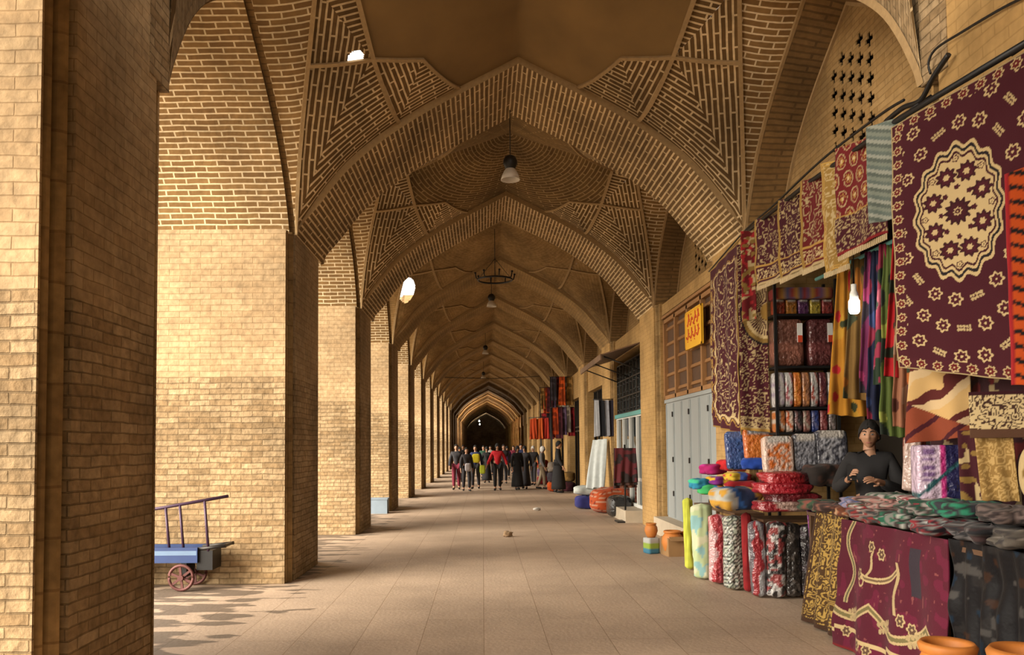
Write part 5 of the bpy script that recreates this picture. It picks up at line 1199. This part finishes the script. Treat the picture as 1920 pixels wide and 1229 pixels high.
for i in range(4): a = math.pi * i / 2; mb.tube([(.40 * math.cos(a), .40 * math.sin(a), 0), (0, 0, .5)], .006, 5)
mb.tube([(0, 0, .5), (0, 0, zt + .03)], .008, 6); mb.build('chain', M['black'], kr)
# overhead wire
mb = MB(); mb.tube(smooth([(-A + .0, 38.2, 4.95), (.5, 38.2, 4.86), (B + .0, 38.2, 4.98)]), .014, 5); T(mb.build('overhead_wire', M['black']), 'thin black wire strung across the corridor below the vault', 'wire')

# ---------------------------------------------------------------- pots and carton in front of the grey doors
bxx = empty('cardboard_box', (2.86, 11.75, 0), R(6), 'open brown cardboard box with clay pots in front of the grey doors', 'box')
mb = MB()
for c, d in (((0, -.17, .13), (.44, .012, .26)), ((0, .17, .13), (.44, .012, .26)), ((-.22, 0, .13), (.012, .34, .26)), ((.22, 0, .13), (.012, .34, .26)), ((0, 0, .008), (.44, .34, .012))): mb.box(c, d)
mb.build('box_walls', M['card'], bxx)
mb = MB(); mb.box((0, -.21, .255), (.43, .10, .008), 0, 0, .5); mb.build('flap', M['card'], bxx)
def pot(lb, x, y, z, s, rz=0., tilt=(0, 0), grp='terracotta pots by the cardboard box', hs_=1.):
    r_ = empty('clay_pot', (x, y, z), rz, lb, 'clay pot', grp); r_.rotation_euler = (tilt[0], tilt[1], rz)
    mb = MB(); mb.lathe([(0, 0), (.07 * s, .0), (.10 * s, .05 * s), (.125 * s, .13 * s), (.115 * s, .20 * s), (.085 * s, .245 * s), (.075 * s, .25 * s), (.075 * s, .235 * s), (.10 * s, .19 * s), (.105 * s, .12 * s), (.06 * s, .02 * s), (0, .015 * s)], (0, 0, 0), 28); mb.build('pot_body', M['clay'], r_)
    mb = MB(); mb.lathe([(.074 * s, .238 * s), (.098 * s, .245 * s), (.104 * s, .262 * s), (.092 * s, .272 * s), (.076 * s, .262 * s), (.074 * s, .238 * s)], (0, 0, 0), 28); mb.build('rim', M['clay'], r_); r_.scale = (1, 1, hs_); return r_
pot('clay pot standing at the near side of the cardboard box', 2.75, 11.72, .02, 1.25, .2)
pot('clay pot standing toward the doors inside the cardboard box', 2.98, 11.78, .02, 1.15)
pot('clay pot resting on the small printed carton', 2.49, 11.95, .235, .78, .3)
smc = empty('printed_carton', (2.49, 11.95, 0), R(20), 'small carton printed blue, green and white beside the cardboard box', 'carton')
soft('carton', (.18, .18, .235), lambda X, Y: np.where((Y > .15)[..., None], np.array((.5, .5, .48)), np.where((Y > .08)[..., None], np.array((.30, .42, .06)), np.array((.06, .22, .34)))), 'cloth', .1, .1, 32, 20, (0, 0, 0), 0, 0, 0, smc)
pot('large orange clay jar at the foot of the burgundy rug', 2.46, 4.30, 0, 1.38, 0, (0, 0), 'big jars at the near end of the stall', 1.46)
pot('large orange clay jar below the dark plastic sheet', 2.47, 3.70, 0, 1.5, 0, (0, 0), 'big jars at the near end of the stall', 1.62)

# ---------------------------------------------------------------- goods of the third bay
def pat_net(X, Y):
    C = carr((.52, .085, .02), X); put(C, (np.abs(np.mod(Y / .10 + .25 * np.sin(X * 9), 1) - .5) > .40), np.array((.62, .36, .24))); put(C, np.mod(X / .16 + np.floor(Y / .1) * .5, 1) < .10, np.array((.25, .03, .01))); return C
T(soft('orange_bundle', (.95, .75, .60), pat_net, 'cloth', .55, .5, 72, 34, (3.05, 19.2, 0), R(8), 0, 0, None, .12), 'large orange bundle tied with pale cords beside the white cloth', 'bundle')
T(soft('black_bundle', (.5, .6, .48), pat_plain((.02, .018, .018)), 'plastic', .5, .5, 36, 20, (3.05, 18.1, 0), R(4), 0, 0, None, .12), 'black wrapped bundle beside the orange bundle near the white door', 'bundle')
T(soft('navy_bundle', (.55, .5, .34), pat_plain((.03, .03, .16)), 'cloth', .5, .5, 36, 20, (2.62, 20.5, 0), 0, 0, 0, None, .15), 'navy blue bundle on the floor under the white cloth', 'bundle')
T(soft('white_bundle', (.62, .5, .24), pat_plain((.52, .54, .50), .12), 'cloth', .6, .5, 36, 20, (2.64, 20.55, .345), 0, 0, 0, None, .25), 'white cloth folds piled on the navy bundle', 'cloth')
o = cloth('white_cloth', ((2.88, 20.9, 1.75), (3.18, 20.5, 1.78), (3.02, 20.0, .56), (2.60, 20.3, .52)), pat_plain((.55, .58, .56), .08), .55, 1.2, .02, 'cloth', None, .04, 2.5, 0, .01, -.0); T(o, 'long white cloth draped from the pier down to the navy bundle', 'cloth')
for i, (c, nm, dx) in enumerate((((.5, .5, .52), 'white', 0), ((.02, .02, .025), 'black', .13), ((.45, .45, .50), 'pale grey', .25), ((.03, .025, .04), 'charcoal', .37))):
    o = cloth('hanging_garment', ((2.82 + dx, 20.15, 2.75), (2.93 + dx, 20.12, 2.75), (2.95 + dx, 20.1, 1.85), (2.80 + dx, 20.14, 1.82)), pat_plain(c), .13, .9, .02, 'cloth', None, .02, 2); T(o, nm + ' garment hanging on the pier above the white cloth', 'garment', 'garments hanging above the white cloth')
mb = MB(); mb.tube([(2.78, 20.14, 2.77), (B + .05, 20.14, 2.77)], .012, 6); T(mb.build('clothes_rod', M['iron']), 'short iron rod on the pier carrying four hanging garments', 'rod')
ds = empty('garment_stand', (2.98, 16.85, 0), 0, 'dark patterned clothes hanging on a stand beside the white door', 'clothes stand')
mb = MB(); mb.tube([(0, 0, 0), (0, 0, 1.62)], .02, 8); mb.box((0, 0, .015), (.4, .4, .03)); mb.build('stand_pole', M['black'], ds)
for i, (c, c2) in enumerate((((.05, .02, .02), (.20, .08, .05)), ((.02, .018, .018), (.10, .05, .04)), ((.12, .02, .025), (.03, .02, .02)))):
    o = cloth('garment', ((-.22, .05 - i * .06, 1.55), (.22, .02 - i * .06, 1.55), (.25, -i * .06, .72 + i * .06), (-.24, .04 - i * .06, .70 + i * .06)), pat_blobs(c, [c2], 12., .6), .46, .85, .016, 'cloth', ds, .03, 3, ph=i)

# ---------------------------------------------------------------- crowded stalls further on
cg = [((.50, .06, .01), 'orange red'), ((.62, .09, .01), 'vivid orange'), ((.30, .015, .02), 'crimson'), ((.10, .02, .03), 'wine'), ((.45, .40, .34), 'cream'), ((.05, .04, .05), 'black'), ((.16, .10, .18), 'violet'), ((.40, .22, .06), 'mustard'), ((.12, .015, .02), 'dark red'), ((.28, .22, .17), 'beige')]
rnd = random.Random(11)
for b_, (y0, place) in enumerate(((28.9, 'first crowded stall beyond the white cloth'), (34.2, 'second crowded stall farther on'))):
    for i in range(10):
        c, nm = cg[(i * 3 + b_ * 2) % 10]; x = 2.62 + (i % 5) * .15; z1 = (3.0, 4.15)[i // 5]; h = rnd.uniform(.85, 1.15); yy = y0 + (i // 5) * .5 + rnd.uniform(-.1, .1)
        o = cloth('hanging_garment', ((x - .10, yy, z1), (x + .10, yy - .05, z1), (x + .13, yy - .04, z1 - h), (x - .13, yy + .03, z1 - h)), pat_blobs(c, [np.array(c) * 1.5, np.array(c) * .5], 9., .6), .24, h, .03, 'cloth', None, .025, 2, ph=i)
        T(o, nm + (' garment in the upper row of the ' if i // 5 else ' garment in the lower row of the ') + place, 'garment', 'garments hanging in the crowded stalls')
    mb = MB()
    for z in (3.0, 4.15): mb.tube([(2.45, y0 + (.0 if z < 3.5 else .5), z), (B + .06, y0 + (.0 if z < 3.5 else .5), z)], .015, 6)
    mb.tube([(2.5, y0, 0), (2.5, y0, 3.0)], .02, 6); mb.tube([(2.5, y0 + .5, 0), (2.5, y0 + .5, 4.15)], .02, 6); T(mb.build('clothes_rack', M['black']), 'tall black clothes rack of the ' + place, 'clothes rack')
    for i in range(5):
        c, nm = cg[(i * 2 + 1 + b_) % 10]; T(soft('goods_bundle', (.46, .46, .34), pat_blobs(c, [np.array(c) * .5], 8., .6), 'cloth', .5, .5, 26, 16, (2.50 + (i % 2) * .52, y0 - .55 - (i // 2) * .0, (i // 2) * .345), rnd.uniform(-.2, .2), 0, 0, None, .2, 'xz', i), nm + ' bundle of goods piled before the ' + place, 'bundle', 'bundles before the crowded stalls')
for i in range(3):
    c, nm = (((.52, .06, .01), 'flame orange'), ((.60, .10, .015), 'bright orange'), ((.45, .03, .015), 'scarlet'))[i]
    o = cloth('hanging_garment', ((1.86 + i * .24, 31.4, 2.66), (2.10 + i * .24, 31.36, 2.72), (2.14 + i * .24, 31.36, 1.9), (1.84 + i * .24, 31.4, 1.86)), pat_blobs(c, [np.array(c) * .6], 6., .62), .28, .8, .03, 'cloth', None, .03, 2, ph=i); T(o, nm + ' garment hung out over the walkway, brightest in the far stalls', 'garment', 'orange garments hung over the walkway')
mb = MB(); mb.tube([(1.8, 31.4, 2.72), (B + .2, 31.4, 2.78)], .015, 6); T(mb.build('clothes_rod', M['black']), 'long rod over the walkway carrying the orange garments', 'rod')
# bulbs and point lights added to brighten the roofed part beyond the open arcade
for i, y in enumerate((74.0, 84.5)):
    r_ = empty('tunnel_fill_bulb', (XC - .8, y, 3.9), 0, ('nearer' if i == 0 else 'farther') + ' small added bulb lighting the dark far end of the arcade', 'light bulb', 'added bulbs in the dark far end')
    mb = MB(); mb.lathe([(0, 0), (.05, .02), (.06, .08), (.03, .14), (0, .16)], (0, 0, 0), 12); mb.build('bulb', M['glow'], r_)  # glowing part of the added fill bulb
    mb = MB(); mb.tube([(0, 0, .15), (0, 0, 2.45)], .008, 5); mb.build('wire', M['black'], r_)
    ld = bpy.data.lights.new('tunnel_fill_light', 'POINT'); ld.energy = 420; ld.color = (1, .75, .5); ld.shadow_soft_size = .1; lo = bpy.data.objects.new('tunnel_fill_light', ld); COL.objects.link(lo); lo.location = (XC - .8, y, 3.75)
